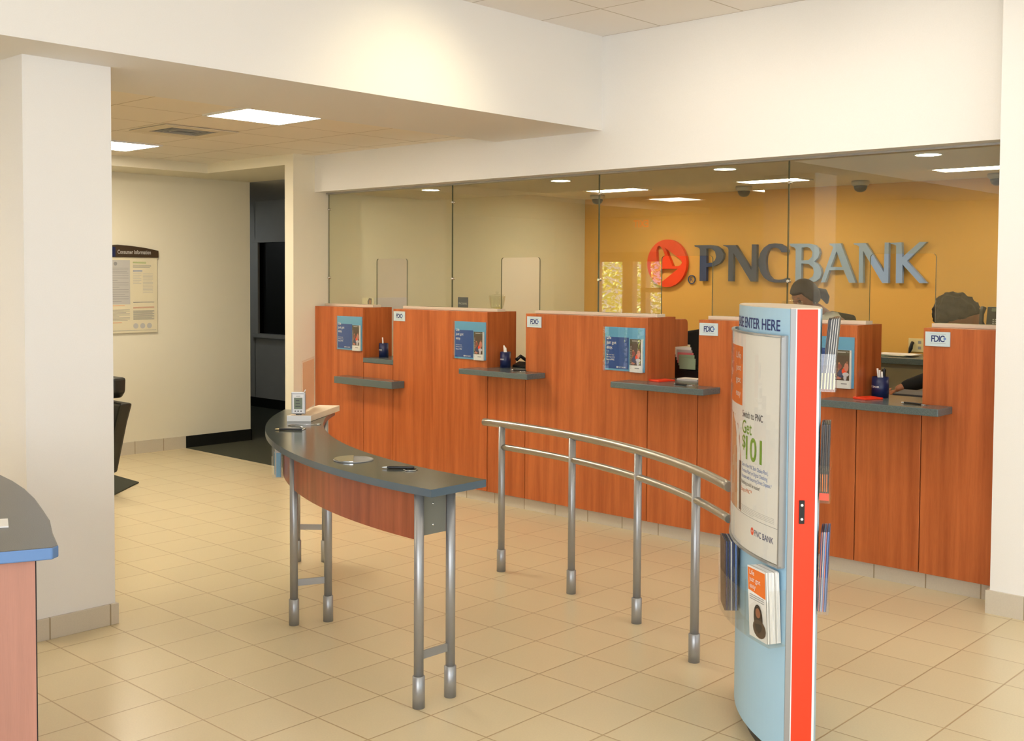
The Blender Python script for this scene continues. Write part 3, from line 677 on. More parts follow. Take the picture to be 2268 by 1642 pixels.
# wing divider, sorter with slips, chair behind the third window
o = MB().prism([(6.2955, 1.232), (6.445, 1.232), (6.445, 1.385), (6.440, 1.402), (6.428, 1.414), (6.41, 1.418), (6.2955, 1.420)], -4.362, -4.342, M_wood, 'X').build('side_divider', bevel=0.002)
tag(o, 'cherry side divider with a rounded top corner behind the third teller window', 'divider')
desk = thing('teller_desk', 'dark desk surface running behind the whole teller line', 'desk', (-5.0, 6.9, 0))
MB().box(-7.88, 6.30, 0.83, -2.1, 6.76, 0.86, M_dkgrey).build('top', desk, bevel=0.003)
for xx in (-7.86, -6.3, -4.85, -3.4, -2.15): MB().box(xx, 6.35, 0, xx + 0.03, 6.72, 0.83, M_backcab).build('support_panel', desk)
t = thing('slip_sorter', 'black sorter with white, pink and green slips behind the third window', 'sorter', (-4.45, 6.60, 0.861))
sb = MB()
for k in range(7):
    yy = 6.735 - 0.040 * k; xl = -4.645 + 0.036 * k
    sb.box(xl, yy - 0.003, 0.861, xl + 0.15, yy + 0.003, 1.175 - 0.020 * k, M_black)
sb.box(-4.50, 6.49, 0.861, -4.26, 6.60, 0.96, M_black)
sb.build('rack', t)
for k, (m, dz) in enumerate(((M_cream, 0.0), (M_paper, 0.0), (M_ltgrey, 0.0), (M_pink, 0.0), (M_greenslip, 0.004), (M_greenslip, 0.0))):
    yy = 6.725 - 0.040 * k; xl = -4.645 + 0.036 * k; zt_ = 1.222 - 0.0165 * k + dz
    MB().box(xl + 0.012, yy - 0.014, zt_ - 0.075, xl + 0.140, yy - 0.006, zt_, m).build('slip_bundle', t)
for k in range(2):
    o = MB().box(-4.262 + 0.004 * k, 6.20, ZT + 0.0005 + 0.0065 * k, -4.10, 6.30, ZT + 0.005 + 0.0065 * k, M_paper).build('paper_stack'); tag(o, ['lower white paper pad on the worktop left of the kiosk', 'upper white paper pad on the worktop left of the kiosk'][k], 'paper')
t = thing('navy_cup', 'dark navy cup half hidden behind the partition left of the kiosk', 'pen cup', (-3.915, 6.32, ZT))
MB().lathe([(0.036, 0), (0.036, 0.10), (0.033, 0.10), (0.033, 0.01), (0.001, 0.01)], (-3.985, 6.20, ZT), M_navy, 24).build('cup', t)
o = MB().tube([(-3.985, 6.20, ZT + 0.012), (-3.998, 6.20, ZT + 0.135)], 0.005, M_paper, 8).build('pen'); tag(o, 'white pen in the half hidden cup left of the kiosk', 'pen', 'white pens in the cups')
def office_chair(x, y, rot, label, hz=1.28):
    t = thing('office_chair', label, 'chair', (x, y, 0), 'black teller chairs')
    T = Matrix.Translation((x, y, 0)) @ Matrix.Rotation(rot, 4, 'Z')
    def mk(): b = MB(); b.M = T; return b
    mk().prism([(-0.24, -0.22), (0.24, -0.22), (0.25, 0.20), (0.18, 0.26), (-0.18, 0.26), (-0.25, 0.20)], 0.60, 0.68, M_fabricblk).build('seat', t, bevel=0.02)
    prof = [(-0.20, 0.80), (0.20, 0.80), (0.25, 0.95), (0.24, 1.10), (0.17, hz - 0.03), (0.0, hz), (-0.17, hz - 0.03), (-0.24, 1.10), (-0.25, 0.95)]
    mk().prism(prof, 0.26, 0.33, M_fabricblk, 'Y').build('backrest', t, bevel=0.02)
    mk().tube([(0, 0.25, 0.62), (0, 0.36, 0.66), (0, 0.36, 0.9)], 0.018, M_black, 10).build('back_bracket', t)
    for s in (-1, 1): mk().tube([(s * 0.24, 0.1, 0.62), (s * 0.31, 0.1, 0.66), (s * 0.31, 0.12, 0.84), (s * 0.31, -0.14, 0.85)], 0.016, M_black, 10).build('armrest', t)
    mk().tube([(0, 0, 0.10), (0, 0, 0.61)], 0.03, M_black, 14).build('column', t)
    for k in range(5):
        a = k * 2 * PI / 5
        mk().tube([(0, 0, 0.12), (0.28 * math.cos(a), 0.28 * math.sin(a), 0.075)], 0.018, M_black, 8, radii=[0.022, 0.013]).build('leg', t)
        mk().lathe([(0.001, 0), (0.02, 0.004), (0.025, 0.025), (0.02, 0.046), (0.001, 0.05)], (0.28 * math.cos(a), 0.28 * math.sin(a), 0), M_black, 12).build('caster', t)
office_chair(-5.00, 7.90, PI, 'black office chair behind the third teller window, beside the sorter', 1.29)
o = MB().prism([(6.40, 0.8605), (6.60, 0.8605), (6.60, 1.0), (6.56, 1.035), (6.40, 1.02)], -2.86, -2.52, M_dkgrey, 'X').build('receipt_printer', bevel=0.006); tag(o, 'low dark grey machine behind the fourth worktop', 'printer')
t = thing('stamp_holder', 'black rubber stamp with a chrome collar beside the fourth pen cup', 'stamp', (-2.853, 6.27, ZT))
MB().lathe([(0.014, 0), (0.014, 0.06), (0.009, 0.07), (0.009, 0.13), (0.012, 0.15), (0.001, 0.16)], (-2.853, 6.27, ZT), M_black, 14).build('handle', t)
t = thing('table_telephone', 'dark phone receiver seen behind the second pen cup', 'phone', (-5.66, 6.24, ZT))
MB().prism([(6.17, 1.0195), (6.31, 1.0195), (6.30, 1.045), (6.24, 1.06), (6.17, 1.035)], -5.73, -5.60, M_black, 'X').build('base', t, bevel=0.004)
MB().tube([(-5.72, 6.20, 1.07), (-5.70, 6.23, 1.10), (-5.68, 6.27, 1.07)], 0.014, M_black, 10).build('handset', t)
# back counter on the ochre wall
t = thing('back_counter', 'dark topped counter along the ochre wall behind the tellers', 'counter', (-4.0, 9.4, 0))
MB().box(-7.0, 9.08, 0.985, -1.5, 9.688, 1.035, M_ledge).build('top', t, bevel=0.003)
MB().box(-6.98, 9.14, 0.10, -1.52, 9.68, 0.985, M_backcab).build('cabinet', t)
for xx in (-6.9, -6.1, -5.3, -4.5, -3.7, -2.9, -2.1): MB().box(xx, 9.125, 0.14, xx + 0.74, 9.139, 0.95, M_backcab).build('door', t, bevel=0.002)
t = thing('paper_pile', 'loose cream and green papers on the back counter', 'papers', (-4.2, 9.35, 1.035))
for k, (a, m, dz) in enumerate(((0.2, M_greenslip, 0.0), (-0.15, M_cream, 0.006), (0.05, M_paper, 0.012))):
    b4 = MB(); b4.M = Matrix.Translation((-4.22 + 0.04 * k, 9.36, 1.0355 + dz)) @ Matrix.Rotation(a, 4, 'Z'); b4.box(-0.17, -0.12, 0, 0.17, 0.12, 0.006, m).build('sheet_stack', t)
t = thing('outlet_plate', 'ivory power outlet plate with a black plug on the ochre wall', 'outlet', (-4.11, 9.68, 1.06))
MB().box(-4.185, 9.682, 1.055, -4.035, 9.6895, 1.175, M_outlet).build('plate', t, bevel=0.002)
for (xx, zz) in ((-4.085, 1.14), (-4.085, 1.09)): MB().box(xx - 0.012, 9.6805, zz - 0.012, xx + 0.016, 9.6822, zz + 0.014, M_grey).build('socket', t)
MB().tube([(-4.14, 9.67, 1.14), (-4.145, 9.655, 1.12), (-4.15, 9.65, 1.085), (-4.16, 9.64, 1.04)], 0.012, M_black, 10, radii=[0.016, 0.014, 0.018, 0.006]).build('plug', t)
o = MB().box(-7.909 + 0.0, 6.60, 1.20, -7.904, 7.05, 1.50, M_paper).build('wall_notice'); tag(o, 'pale notice sheet on the side wall behind the far left opening', 'notice')

# ================================================================== WALL SIGN
SG = {
'h1':[(-6.898,1.926),(-6.901,1.986),(-6.887,2.022),(-6.866,2.034),(-6.842,2.019),(-6.814,1.984),(-6.792,1.936),(-6.814,1.917),(-6.833,1.873),(-6.864,1.783),(-6.878,1.836),(-6.894,1.874)],
'h2':[(-6.796,2.014),(-6.684,1.945),(-6.590,1.884),(-6.577,1.854),(-6.595,1.829),(-6.630,1.818),(-6.693,1.819),(-6.733,1.901),(-6.765,1.961)],
'h3':[(-6.842,1.791),(-6.626,1.792),(-6.675,1.759),(-6.738,1.715),(-6.810,1.667),(-6.845,1.652),(-6.860,1.671),(-6.866,1.708),(-6.860,1.753)],
'P':[(-6.430,2.032),(-6.231,2.031),(-6.164,2.021),(-6.114,1.991),(-6.080,1.940),(-6.088,1.890),(-6.122,1.848),(-6.189,1.820),(-6.282,1.807),(-6.282,1.668),(-6.361,1.668),(-6.361,1.982),(-6.368,2.000),(-6.394,2.012),(-6.424,2.018)],
'Ph':[(-6.285,1.995),(-6.257,1.998),(-6.223,1.994),(-6.181,1.964),(-6.168,1.913),(-6.180,1.878),(-6.214,1.853),(-6.282,1.849)],
'N':[(-6.089,2.028),(-5.944,2.026),(-5.762,1.780),(-5.761,2.030),(-5.707,2.029),(-5.705,1.666),(-5.769,1.666),(-5.969,1.949),(-5.970,1.667),(-6.024,1.667),(-6.025,1.982),(-6.035,2.003),(-6.060,2.015),(-6.084,2.019)],
'C':[(-5.364,1.950),(-5.437,1.950),(-5.448,1.969),(-5.472,1.987),(-5.510,1.997),(-5.549,1.992),(-5.580,1.965),(-5.600,1.917),(-5.605,1.855),(-5.595,1.785),(-5.572,1.729),(-5.532,1.694),(-5.478,1.684),(-5.424,1.690),(-5.378,1.704),(-5.359,1.700),(-5.359,1.670),(-5.424,1.660),(-5.501,1.658),(-5.564,1.670),(-5.619,1.702),(-5.658,1.751),(-5.682,1.814),(-5.686,1.877),(-5.667,1.946),(-5.627,1.997),(-5.573,2.029),(-5.511,2.037),(-5.449,2.030),(-5.403,2.006),(-5.372,1.974)],
'B':[(-5.354,2.031),(-5.149,2.028),(-5.086,2.013),(-5.048,1.981),(-5.037,1.940),(-5.051,1.896),(-5.092,1.858),(-5.050,1.832),(-5.023,1.794),(-5.016,1.750),(-5.029,1.705),(-5.070,1.674),(-5.140,1.661),(-5.285,1.662),(-5.286,1.977),(-5.304,1.997),(-5.340,2.005)],
'Bh1':[(-5.224,1.991),(-5.170,1.998),(-5.135,1.983),(-5.110,1.947),(-5.117,1.903),(-5.148,1.875),(-5.224,1.870)],
'Bh2':[(-5.224,1.841),(-5.148,1.837),(-5.102,1.801),(-5.092,1.757),(-5.105,1.719),(-5.147,1.693),(-5.223,1.690)],
'A':[(-4.939,2.025),(-4.827,2.026),(-4.675,1.663),(-4.738,1.663),(-4.795,1.779),(-4.937,1.777),(-4.977,1.664),(-5.019,1.664),(-4.901,1.990),(-4.915,2.003),(-4.935,2.010)],
'Ah':[(-4.867,1.952),(-4.809,1.807),(-4.924,1.808)],
'N2':[(-4.704,2.025),(-4.583,2.025),(-4.408,1.760),(-4.404,2.026),(-4.366,2.025),(-4.364,1.662),(-4.420,1.662),(-4.609,1.955),(-4.603,1.663),(-4.645,1.663),(-4.647,1.993),(-4.668,2.007),(-4.694,2.011)],
'K':[(-4.356,2.022),(-4.247,2.025),(-4.239,1.893),(-4.085,2.026),(-4.021,2.025),(-4.196,1.859),(-4.012,1.664),(-4.078,1.664),(-4.236,1.830),(-4.237,1.662),(-4.294,1.662),(-4.297,1.996),(-4.315,2.006),(-4.347,2.013)]}
t = thing('wall_sign', 'large raised bank sign with orange round emblem on the ochre wall', 'sign', (-5.5, 9.665, 1.6))
fy = lambda x, z, h: (x, 9.680 - h, z)
def smooth_poly(pts, n=2):
    return pts
circ = [(-6.769 + 0.2475 * math.cos(k * PI / 32), 1.849 + 0.2475 * math.sin(k * PI / 32)) for k in range(64)]
MB().shape(circ, [SG['h1'], SG['h2'], SG['h3']], M_signor, fy, 0.040).build('emblem', t, recalc=False)
rg = [(-6.480 + 0.046 * math.cos(k * PI / 16), 1.682 + 0.046 * math.sin(k * PI / 16)) for k in range(32)]
rh = [(-6.480 + 0.036 * math.cos(k * PI / 16), 1.682 + 0.036 * math.sin(k * PI / 16)) for k in range(32)]
rm = MB().shape(rg, [rh], M_signblue, fy, 0.008); rm.text('R', 0.060, M_signblue, lambda x, z, h: (-6.480 + x, 9.671 - h, 1.661 + z), 'CENTER', 0.9, 0.01, 0.002)
rm.build('registered_mark', t, recalc=False)
for nm, hs_, m in (('P', ['Ph'], M_signblue), ('N', [], M_signblue), ('C', [], M_signblue), ('B', ['Bh1', 'Bh2'], M_signlt), ('A', ['Ah'], M_signlt), ('N2', [], M_signlt), ('K', [], M_signlt)):
    o = MB().shape(SG[nm], [SG[h] for h in hs_], m, fy, 0.040).build('letter', t, recalc=False)
    o['label'] = ('dark blue letter ' if m is M_signblue else 'pale blue letter ') + nm[0]

# ================================================================== CONSUMER INFORMATION SIGN (left wall)
t = thing('information_board', 'framed Consumer Information board on the left cream wall', 'sign', (-9.79, 5.2, 1.15))
Y0, Y1 = 4.72, 5.535
MB().box(-9.799, Y0, 1.150, -9.780, Y1, 1.862, M_cream).build('board', t, bevel=0.002)
hp = [(Y0 - 0.01, 1.862), (Y1 + 0.008, 1.862), (Y1 + 0.008, 1.928), (Y1 - 0.12, 1.951), (Y1 - 0.26, 1.967), (5.1275, 1.976), (Y0 + 0.26, 1.967), (Y0 + 0.12, 1.951), (Y0 - 0.01, 1.928)]
MB().prism(hp, -9.799, -9.768, M_brown, 'X').build('header', t)
hl = MB().box(-9.7679, Y0 - 0.005, 1.864, -9.7672, 5.105, 1.955, M_navy)
hl.text('Consumer Information', 0.052, M_ltgrey, on_x(-9.7668, 5.125, 1.893), 'LEFT', 0.70, 0.012)
hl.text('PNC', 0.048, M_ltgrey, on_x(-9.7668, 4.985, 1.893), 'LEFT', 0.85, 0.012)
hl.build('lettering', t, recalc=False)
pr = MB().box(-9.7799, 4.76, 1.42, -9.7792, 5.255, 1.835, M_ltgrey)
def lines(mb, y0, y1, z0, z1, n, m, ragged=True):
    for k in range(n):
        zz = z1 - (z1 - z0) * k / n; yy = y1 - (random.random() * 0.25 * (y1 - y0) if ragged and k % 3 == 2 else 0)
        mb.box(-9.7791, y0, zz - 0.0035, -9.7786, yy, zz, m)
lines(pr, 5.00, 5.24, 1.70, 1.76, 4, M_grey); lines(pr, 4.80, 5.24, 1.43, 1.69, 12, M_grey)
lines(pr, 4.80, 5.25, 1.26, 1.37, 9, M_grey); lines(pr, 4.80, 5.20, 1.40, 1.41, 1, M_orpr); lines(pr, 4.80, 5.17, 1.24, 1.25, 1, M_orpr)
lines(pr, 5.285, 5.42, 1.80, 1.82, 2, M_green); lines(pr, 5.285, 5.47, 1.76, 1.79, 3, M_grey); lines(pr, 5.285, 5.38, 1.72, 1.74, 2, M_bluetx)
lines(pr, 5.285, 5.37, 1.60, 1.71, 7, M_ltgrey); lines(pr, 5.385, 5.49, 1.52, 1.71, 14, M_ltgrey); lines(pr, 5.285, 5.50, 1.42, 1.44, 1, M_navytx)
lines(pr, 5.285, 5.50, 1.375, 1.395, 2, M_photo2); lines(pr, 5.285, 5.50, 1.27, 1.36, 11, M_grey)
pr.box(-9.7791, 4.78, 1.172, -9.7786, 5.52, 1.175, M_grey)
for yy in (5.31, 5.38, 5.45): pr.prism([(yy + 0.026 * math.cos(k * PI / 6), 1.215 + 0.026 * math.sin(k * PI / 6)) for k in range(12)], -9.7791, -9.7786, M_ltgrey, 'X')
pr.prism([(5.11 + 0.018 * math.cos(k * PI / 6), 1.80 + 0.018 * math.sin(k * PI / 6)) for k in range(12)], -9.7791, -9.7784, M_grey, 'X')
pr.build('printed_notices', t, recalc=False)

# ================================================================== LOUNGE CHAIR behind the column
t = thing('lounge_chair', 'black leather lounge chair mostly hidden behind the white column', 'chair', (-9.0, 4.2, 0))
def lc(pts, x0, x1, m, nm, bev=0.02):
    MB().prism(pts, x0, x1, m, 'X').build(nm, t, bevel=bev)
cl = [(-8.86, 4.60), (-8.40, 4.576), (-8.013, 4.134), (-8.3, 3.6), (-8.9, 3.5)]
rug = MB().prism([(-8.397, 4.576), (-9.75, 4.62), (-9.75, 3.2), (-7.70, 3.2), (-7.72, 3.80)], 0.0005, 0.010, M_carpet).build('floor_mat')
tag(rug, 'dark floor mat whose corner shows beside the white column', 'mat')
for s_ in (0,):
    MB().prism([(-8.62, 0.16), (-8.12, 0.16), (-7.96, 0.56), (-7.875, 0.725), (-8.78, 0.725), (-8.70, 0.5)], 4.15, 4.25, M_leather, 'Y').build('backrest', t, bevel=0.02)
    MB().prism([(-8.66, 0.752), (-8.02, 0.752), (-7.965, 0.80), (-7.955, 0.915), (-8.70, 0.915), (-8.70, 0.80)], 4.13, 4.24, M_leather, 'Y').build('headrest', t, bevel=0.02)
    MB().prism([(-8.64, 3.55), (-8.16, 3.55), (-8.12, 4.14), (-8.68, 4.14)], 0.33, 0.45, M_leather).build('seat', t, bevel=0.03)
    for xx in (-8.72, -8.16): MB().box(xx, 3.55, 0.30, xx + 0.08, 4.14, 0.60, M_leather).build('armrest', t, bevel=0.02)
    MB().tube([(-8.40, 4.20, 0.74), (-8.40, 4.20, 0.71)], 0.02, M_black, 10).build('headrest_post', t)
    for xx in (-8.62, -8.18):
        for yy in (3.60, 4.12): MB().box(xx, yy, 0.010, xx + 0.04, yy + 0.04, 0.34, M_black).build('leg', t)

# ================================================================== CURVED CHECK DESK
TC = (-3.145, 5.98); T0, T1 = math.radians(218.2), math.radians(270.6)
def tk(th): return (T1 - th) / (T1 - T0)
def tp(th, r): return (TC[0] + r * math.cos(th), TC[1] + r * math.sin(th))
ro = lambda th: 3.078 + 0.080 * tk(th)
ri = lambda th: 2.775 + 0.072 * tk(th)
ths = [T0 + (T1 - T0) * k / 40 for k in range(41)]
ZD = 0.885
table = thing('check_desk', 'curved standing desk with slate top and red wood apron on steel legs', 'desk', (-4.3, 3.4, 0))
hx, hy, hr = -3.868, 3.135, 0.083
top = MB().shape([tp(a, ro(a)) for a in ths] + [tp(a, ri(a)) for a in reversed(ths)], [[(hx + hr * math.cos(k * PI / 16), hy + hr * math.sin(k * PI / 16)) for k in range(32)]], M_top, lambda x, y, h: (x, y, ZD - 0.030 + h), 0.030)
tpo = top.build('top', table)
tpo.data.materials.append(mat('slate_edge_daylight_tint', srgb(84, 100, 112), 0.25))  # bluish daylight sheen put into the colour of the edge faces
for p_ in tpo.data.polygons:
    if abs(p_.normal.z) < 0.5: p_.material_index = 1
def arcwall(mb, a0, a1, rf, th, z0, z1, m, n=30):
    A = [a0 + (a1 - a0) * k / n for k in range(n + 1)]
    return mb.prism([tp(a, rf(a) + th) for a in A] + [tp(a, rf(a)) for a in reversed(A)], z0, z1, m)
LA = [math.radians(268.5), math.radians(244.8), math.radians(221.4)]
arcwall(MB(), LA[1] + 0.009, LA[0] - 0.008, lambda a: 3.026, 0.018, 0.665, 0.8545, M_apron).build('apron', table)
arcwall(MB(), LA[2] + 0.009, LA[1] - 0.009, lambda a: 3.026, 0.018, 0.665, 0.8545, M_apron).build('apron', table)
arcwall(MB(), LA[2], LA[0] - 0.01, lambda a: 2.885, 0.016, 0.68, 0.8545, M_apron).build('inner_apron', table)
a = LA[0] - 0.002
p0, p1 = tp(a, 2.893), tp(a, 3.022)
ep = MB().prism([p0, p1, (p1[0] - 0.008, p1[1]), (p0[0] - 0.008, p0[1])], 0.678, 0.8545, M_plate); ep.build('end_plate', table)
for zz in (0.715, 0.80):
    c = MB(); c.M = Matrix.Translation(((p0[0] + p1[0]) / 2, (p0[1] + p1[1]) / 2 - 0.005, zz)) @ Matrix.Rotation(PI / 2, 4, 'Y')
    c.lathe([(0.0055, 0), (0.0045, 0.003), (0.001, 0.004)], (0, 0, 0), M_chrome, 12).build('screw', table)
for a in LA:
    for r in (3.04, 2.872):
        x, y = tp(a, r)
        lg = MB().tube([(x, y, 0.10), (x, y, 0.8545)], 0.0195, M_paintsteel, 20).build('leg', table)
        MB().lathe([(0.0245, 0.0), (0.0245, 0.126), (0.020, 0.128)], (x, y, 0), M_paintsteel, 22).build('foot_sleeve', lg)
    q0, q1 = Vector((*tp(a, 2.891), 0)), Vector((*tp(a, 3.021), 0)); nrm = Vector((-(q1 - q0).y, (q1 - q0).x, 0)).normalized() * 0.005
    MB().prism([(q0 + nrm)[:2], (q1 + nrm)[:2], (q1 - nrm)[:2], (q0 - nrm)[:2]], 0.190, 0.222, M_paintsteel).build('stretcher', table)
# waste hole
MB().lathe([(0.088, 0.0002), (0.088, 0.0035), (0.078, 0.0035), (0.074, -0.004), (0.058, -0.030), (0.034, -0.045), (0.001, -0.050)], (hx, hy, ZD), M_paintsteel, 36).build('waste_ring', table)
ld = [(0.086 * math.cos(k), 0.086 * math.sin(k)) for k in [math.radians(g) for g in range(140, 321, 10)]]
mb = MB(); mb.M = Matrix.Translation((hx, hy, ZD + 0.0045)); mb.prism([(x, y) for x, y in ld] , 0, 0.003, M_chrome).build('waste_lid', table)
# under-desk brochure box
hb = thing('brochure_box', 'clear brochure box hanging under the left edge of the curved desk', 'brochure box', (-4.78, 3.33, 0.64))
TH = math.radians(237.2)
def tl(u, r, z): x, y = tp(TH + u / 3.07, r); return (x, y, z)
bxm = MB()
def tbox(mb, u0, u1, r0, r1, z0, z1, m):
    vs = [tl(u0, r0, z0), tl(u1, r0, z0), tl(u1, r1, z0), tl(u0, r1, z0), tl(u0, r0, z1), tl(u1, r0, z1), tl(u1, r1, z1), tl(u0, r1, z1)]
    mb.add(vs, [(0, 3, 2, 1), (4, 5, 6, 7), (0, 1, 5, 4), (1, 2, 6, 5), (2, 3, 7, 6), (3, 0, 4, 7)], m)
tbox(bxm, -0.06, 0.06, 3.046, 3.049, 0.66, 0.852, M_acr); tbox(bxm, -0.06, 0.06, 3.10, 3.102, 0.70, 0.852, M_acr); tbox(bxm, -0.06, 0.06, 3.046, 3.102, 0.658, 0.661, M_acr)
tbox(bxm, -0.062, -0.06, 3.046, 3.102, 0.66, 0.852, M_acr); tbox(bxm, 0.06, 0.062, 3.046, 3.102, 0.66, 0.852, M_acr)
bxm.build('acrylic_box', hb)
lf = MB(); tbox(lf, -0.055, 0.055, 3.055, 3.085, 0.663, 0.84, M_ltgrey); tbox(lf, -0.054, -0.02, 3.0855, 3.087, 0.665, 0.78, M_teal); tbox(lf, 0.0555, 0.057, 3.06, 3.082, 0.665, 0.79, M_teal)
o = lf.build('brochure_stack'); tag(o, 'pale brochures with a sky blue wedge inside the under-desk box', 'brochures')
# riser, clear fin, clock, pens
RU = Vector((0.7322, 0.6811, 0)); FU = Vector((-0.6811, 0.7322, 0))
def loc_frame(X, D, z): return Matrix(((RU.x, FU.x, 0, RU.x * X + FU.x * D), (RU.y, FU.y, 0, RU.y * X + FU.y * D), (0, 0, 1, z), (0, 0, 0, 1)))
rs = thing('slip_riser', 'low white riser block at the far end of the curved desk', 'riser', (*(loc_frame(-1.183, 6.45, 0).translation[:2]), ZD))
b5 = MB(); b5.M = loc_frame(-1.183, 6.22, ZD)
b5.prism([(-0.067, 0), (0.067, 0), (0.15, 0.50), (0.02, 0.52)], 0.0005, 0.034, M_cap).build('block', rs, bevel=0.002)
b5 = MB(); b5.M = loc_frame(-1.183, 6.22, ZD); b5.box(-0.067, -0.004, 0.001, 0.067, -0.0005, 0.033, M_white).build('front_plate', rs)
fn_ = thing('acrylic_sign', 'tall clear sheet with a painted peach reflection standing on the riser behind the clock', 'sign holder', (*(loc_frame(-1.176, 6.45, 0).translation[:2]), ZD + 0.034))
b5 = MB(); b5.M = loc_frame(-1.176, 6.27, ZD + 0.035)
b5.box(-0.0015, 0, 0, 0.0015, 0.40, 0.30, M_acr).build('clear_sheet', fn_)
b5 = MB(); b5.M = loc_frame(-1.173, 6.27, ZD + 0.035)
b5.box(-0.0008, 0.01, 0.012, 0.0008, 0.37, 0.288, mat('wood_reflection_tint', srgb(226, 176, 140), 0.6)).build('reflection_sheet', fn_)  # peach sheet paints the wood reflected in the clear acrylic
ck = thing('desk_clock', 'silver and white digital clock standing on the white riser', 'clock', (*(loc_frame(-1.19, 6.26, 0).translation[:2]), ZD + 0.034))
b5 = MB(); b5.M = loc_frame(-1.190, 6.235, ZD + 0.040)
b5.box(-0.040, 0, 0, 0.040, 0.026, 0.122, M_alum).build('case', ck, bevel=0.004)
b5 = MB(); b5.M = loc_frame(-1.190, 6.235, ZD + 0.040)
b5.box(-0.031, -0.0025, 0.008, 0.031, 0, 0.110, M_white)
for k in (-1, 0, 1): b5.box(k * 0.016 - 0.0045, -0.0035, 0.014, k * 0.016 + 0.0045, -0.0025, 0.020, M_dkgrey)
b5.box(-0.012, -0.003, 0.099, 0.012, -0.0025, 0.102, M_grey)
b5.build('face', ck, bevel=0.001)
b5 = MB(); b5.M = loc_frame(-1.190, 6.235, ZD + 0.040); b5.box(-0.023, -0.004, 0.028, 0.023, -0.0026, 0.092, M_lcd)
for k in range(3): b5.box(-0.015 + 0.001 * k, -0.0045, 0.042 + 0.016 * k, 0.013 - 0.003 * k, -0.0040, 0.046 + 0.016 * k, M_dkgrey)
b5.build('display', ck)
b5 = MB(); b5.M = loc_frame(-1.190, 6.235, ZD + 0.034); b5.box(-0.014, 0.004, 0, 0.014, 0.022, 0.008, M_dkgrey).build('foot', ck)
b5 = MB(); b5.M = loc_frame(-1.190, 6.235, ZD + 0.160); b5.tube([(0.028, 0.012, 0), (0.040, 0.006, 0.016)], 0.003, M_white, 8).build('stylus', ck)
chain_pen([(-4.905, 3.448), (-4.80, 3.545)], [(-4.80, 3.545), (-4.84, 3.60), (-4.93, 3.62), (-5.00, 3.60), (-5.01, 3.66), (-4.95, 3.70), (-4.93, 3.73)], ZD, 'black chained pen lying near the clock on the curved desk', mat('brass_tip', srgb(214, 190, 140), 0.3, 0.8))
chain_pen([(-3.605, 3.075), (-3.50, 3.165)], [(-3.50, 3.165), (-3.475, 3.16), (-3.46, 3.13), (-3.48, 3.105), (-3.51, 3.11), (-3.515, 3.135)], ZD, 'black chained pen lying near the right end of the curved desk', M_white)
o = MB().lathe([(0.016, 0.0), (0.016, 0.004), (0.011, 0.005), (0.011, 0.002)], (-4.925, 3.745, ZD + 0.0004), M_chrome, 18).build('chain_anchor'); tag(o, 'small round chain anchor beside the clock on the curved desk', 'anchor')

# ================================================================== QUEUE RAIL
RC = (-4.465, 1.486); RR = 3.167
rail = thing('queue_rail', 'curved steel queue rail with two bars on four posts', 'railing', (-3.6, 4.5, 0))
def rp(deg, z): return (RC[0] + RR * math.cos(math.radians(deg)), RC[1] + RR * math.sin(math.radians(deg)), z)
MB().tube([rp(91.4 - k * (91.4 - 49.8) / 48, 0.853) for k in range(49)], 0.021, M_steel, 18).build('top_rail', rail)
MB().tube([rp(88.8 - k * (88.8 - 49.8) / 48, 0.722) for k in range(49)], 0.0175, M_steel, 16).build('mid_rail', rail)
for dg_ in (88.8, 78.2, 67.5, 56.9):
    x, y, _ = rp(dg_, 0)
    po = MB().tube([(x, y, 0.08), (x, y, 0.84)], 0.0195, M_paintsteel, 20).build('post', rail)
    MB().lathe([(0.0255, 0.0), (0.0255, 0.125), (0.021, 0.128)], (x, y, 0), M_paintsteel, 24).build('foot_sleeve', po)

# ================================================================== RECEPTION DESK (lower left)
dk = thing('reception_desk', 'rounded grey topped desk with pale cherry body at the lower left', 'desk', (-3.3, 1.0, 0))
dpts = [(-2.794, 1.282), (-2.81, 1.305), (-2.966, 1.362), (-3.12, 1.425), (-3.274, 1.475), (-3.45, 1.53), (-3.631, 1.577), (-3.80, 1.61), (-3.975, 1.633), (-4.30, 1.65), (-4.62, 1.60), (-4.62, 0.9), (-3.30, 0.09), (-3.02, 0.748)]
MB().prism(dpts, 0.968, 1.0, M_desktop, side=mat('sky_tinted_edge', srgb(88, 124, 172), 0.25)).build('top', dk, bevel=0.004)  # blue sky reflection is painted into the edge colour
MB().prism([(-2.828, 1.253), (-3.9, 1.50), (-4.5, 1.48), (-4.5, 0.95), (-3.30, 0.14)], 0.0, 0.9675, M_desk).build('body', dk)
MB().prism([(-2.8272, 1.2536), (-2.8300, 1.2560), (-2.8330, 1.2530), (-2.8300, 1.2500)], 0.0, 0.9675, M_gap).build('edge_band', dk)
o = MB().prism([(-3.14, 1.235), (-3.10, 1.30), (-3.20, 1.34), (-3.25, 1.26)], 1.0005, 1.004, M_paper).build('paper_slip'); tag(o, 'white paper slip on the desk at the lower left frame edge', 'paper')

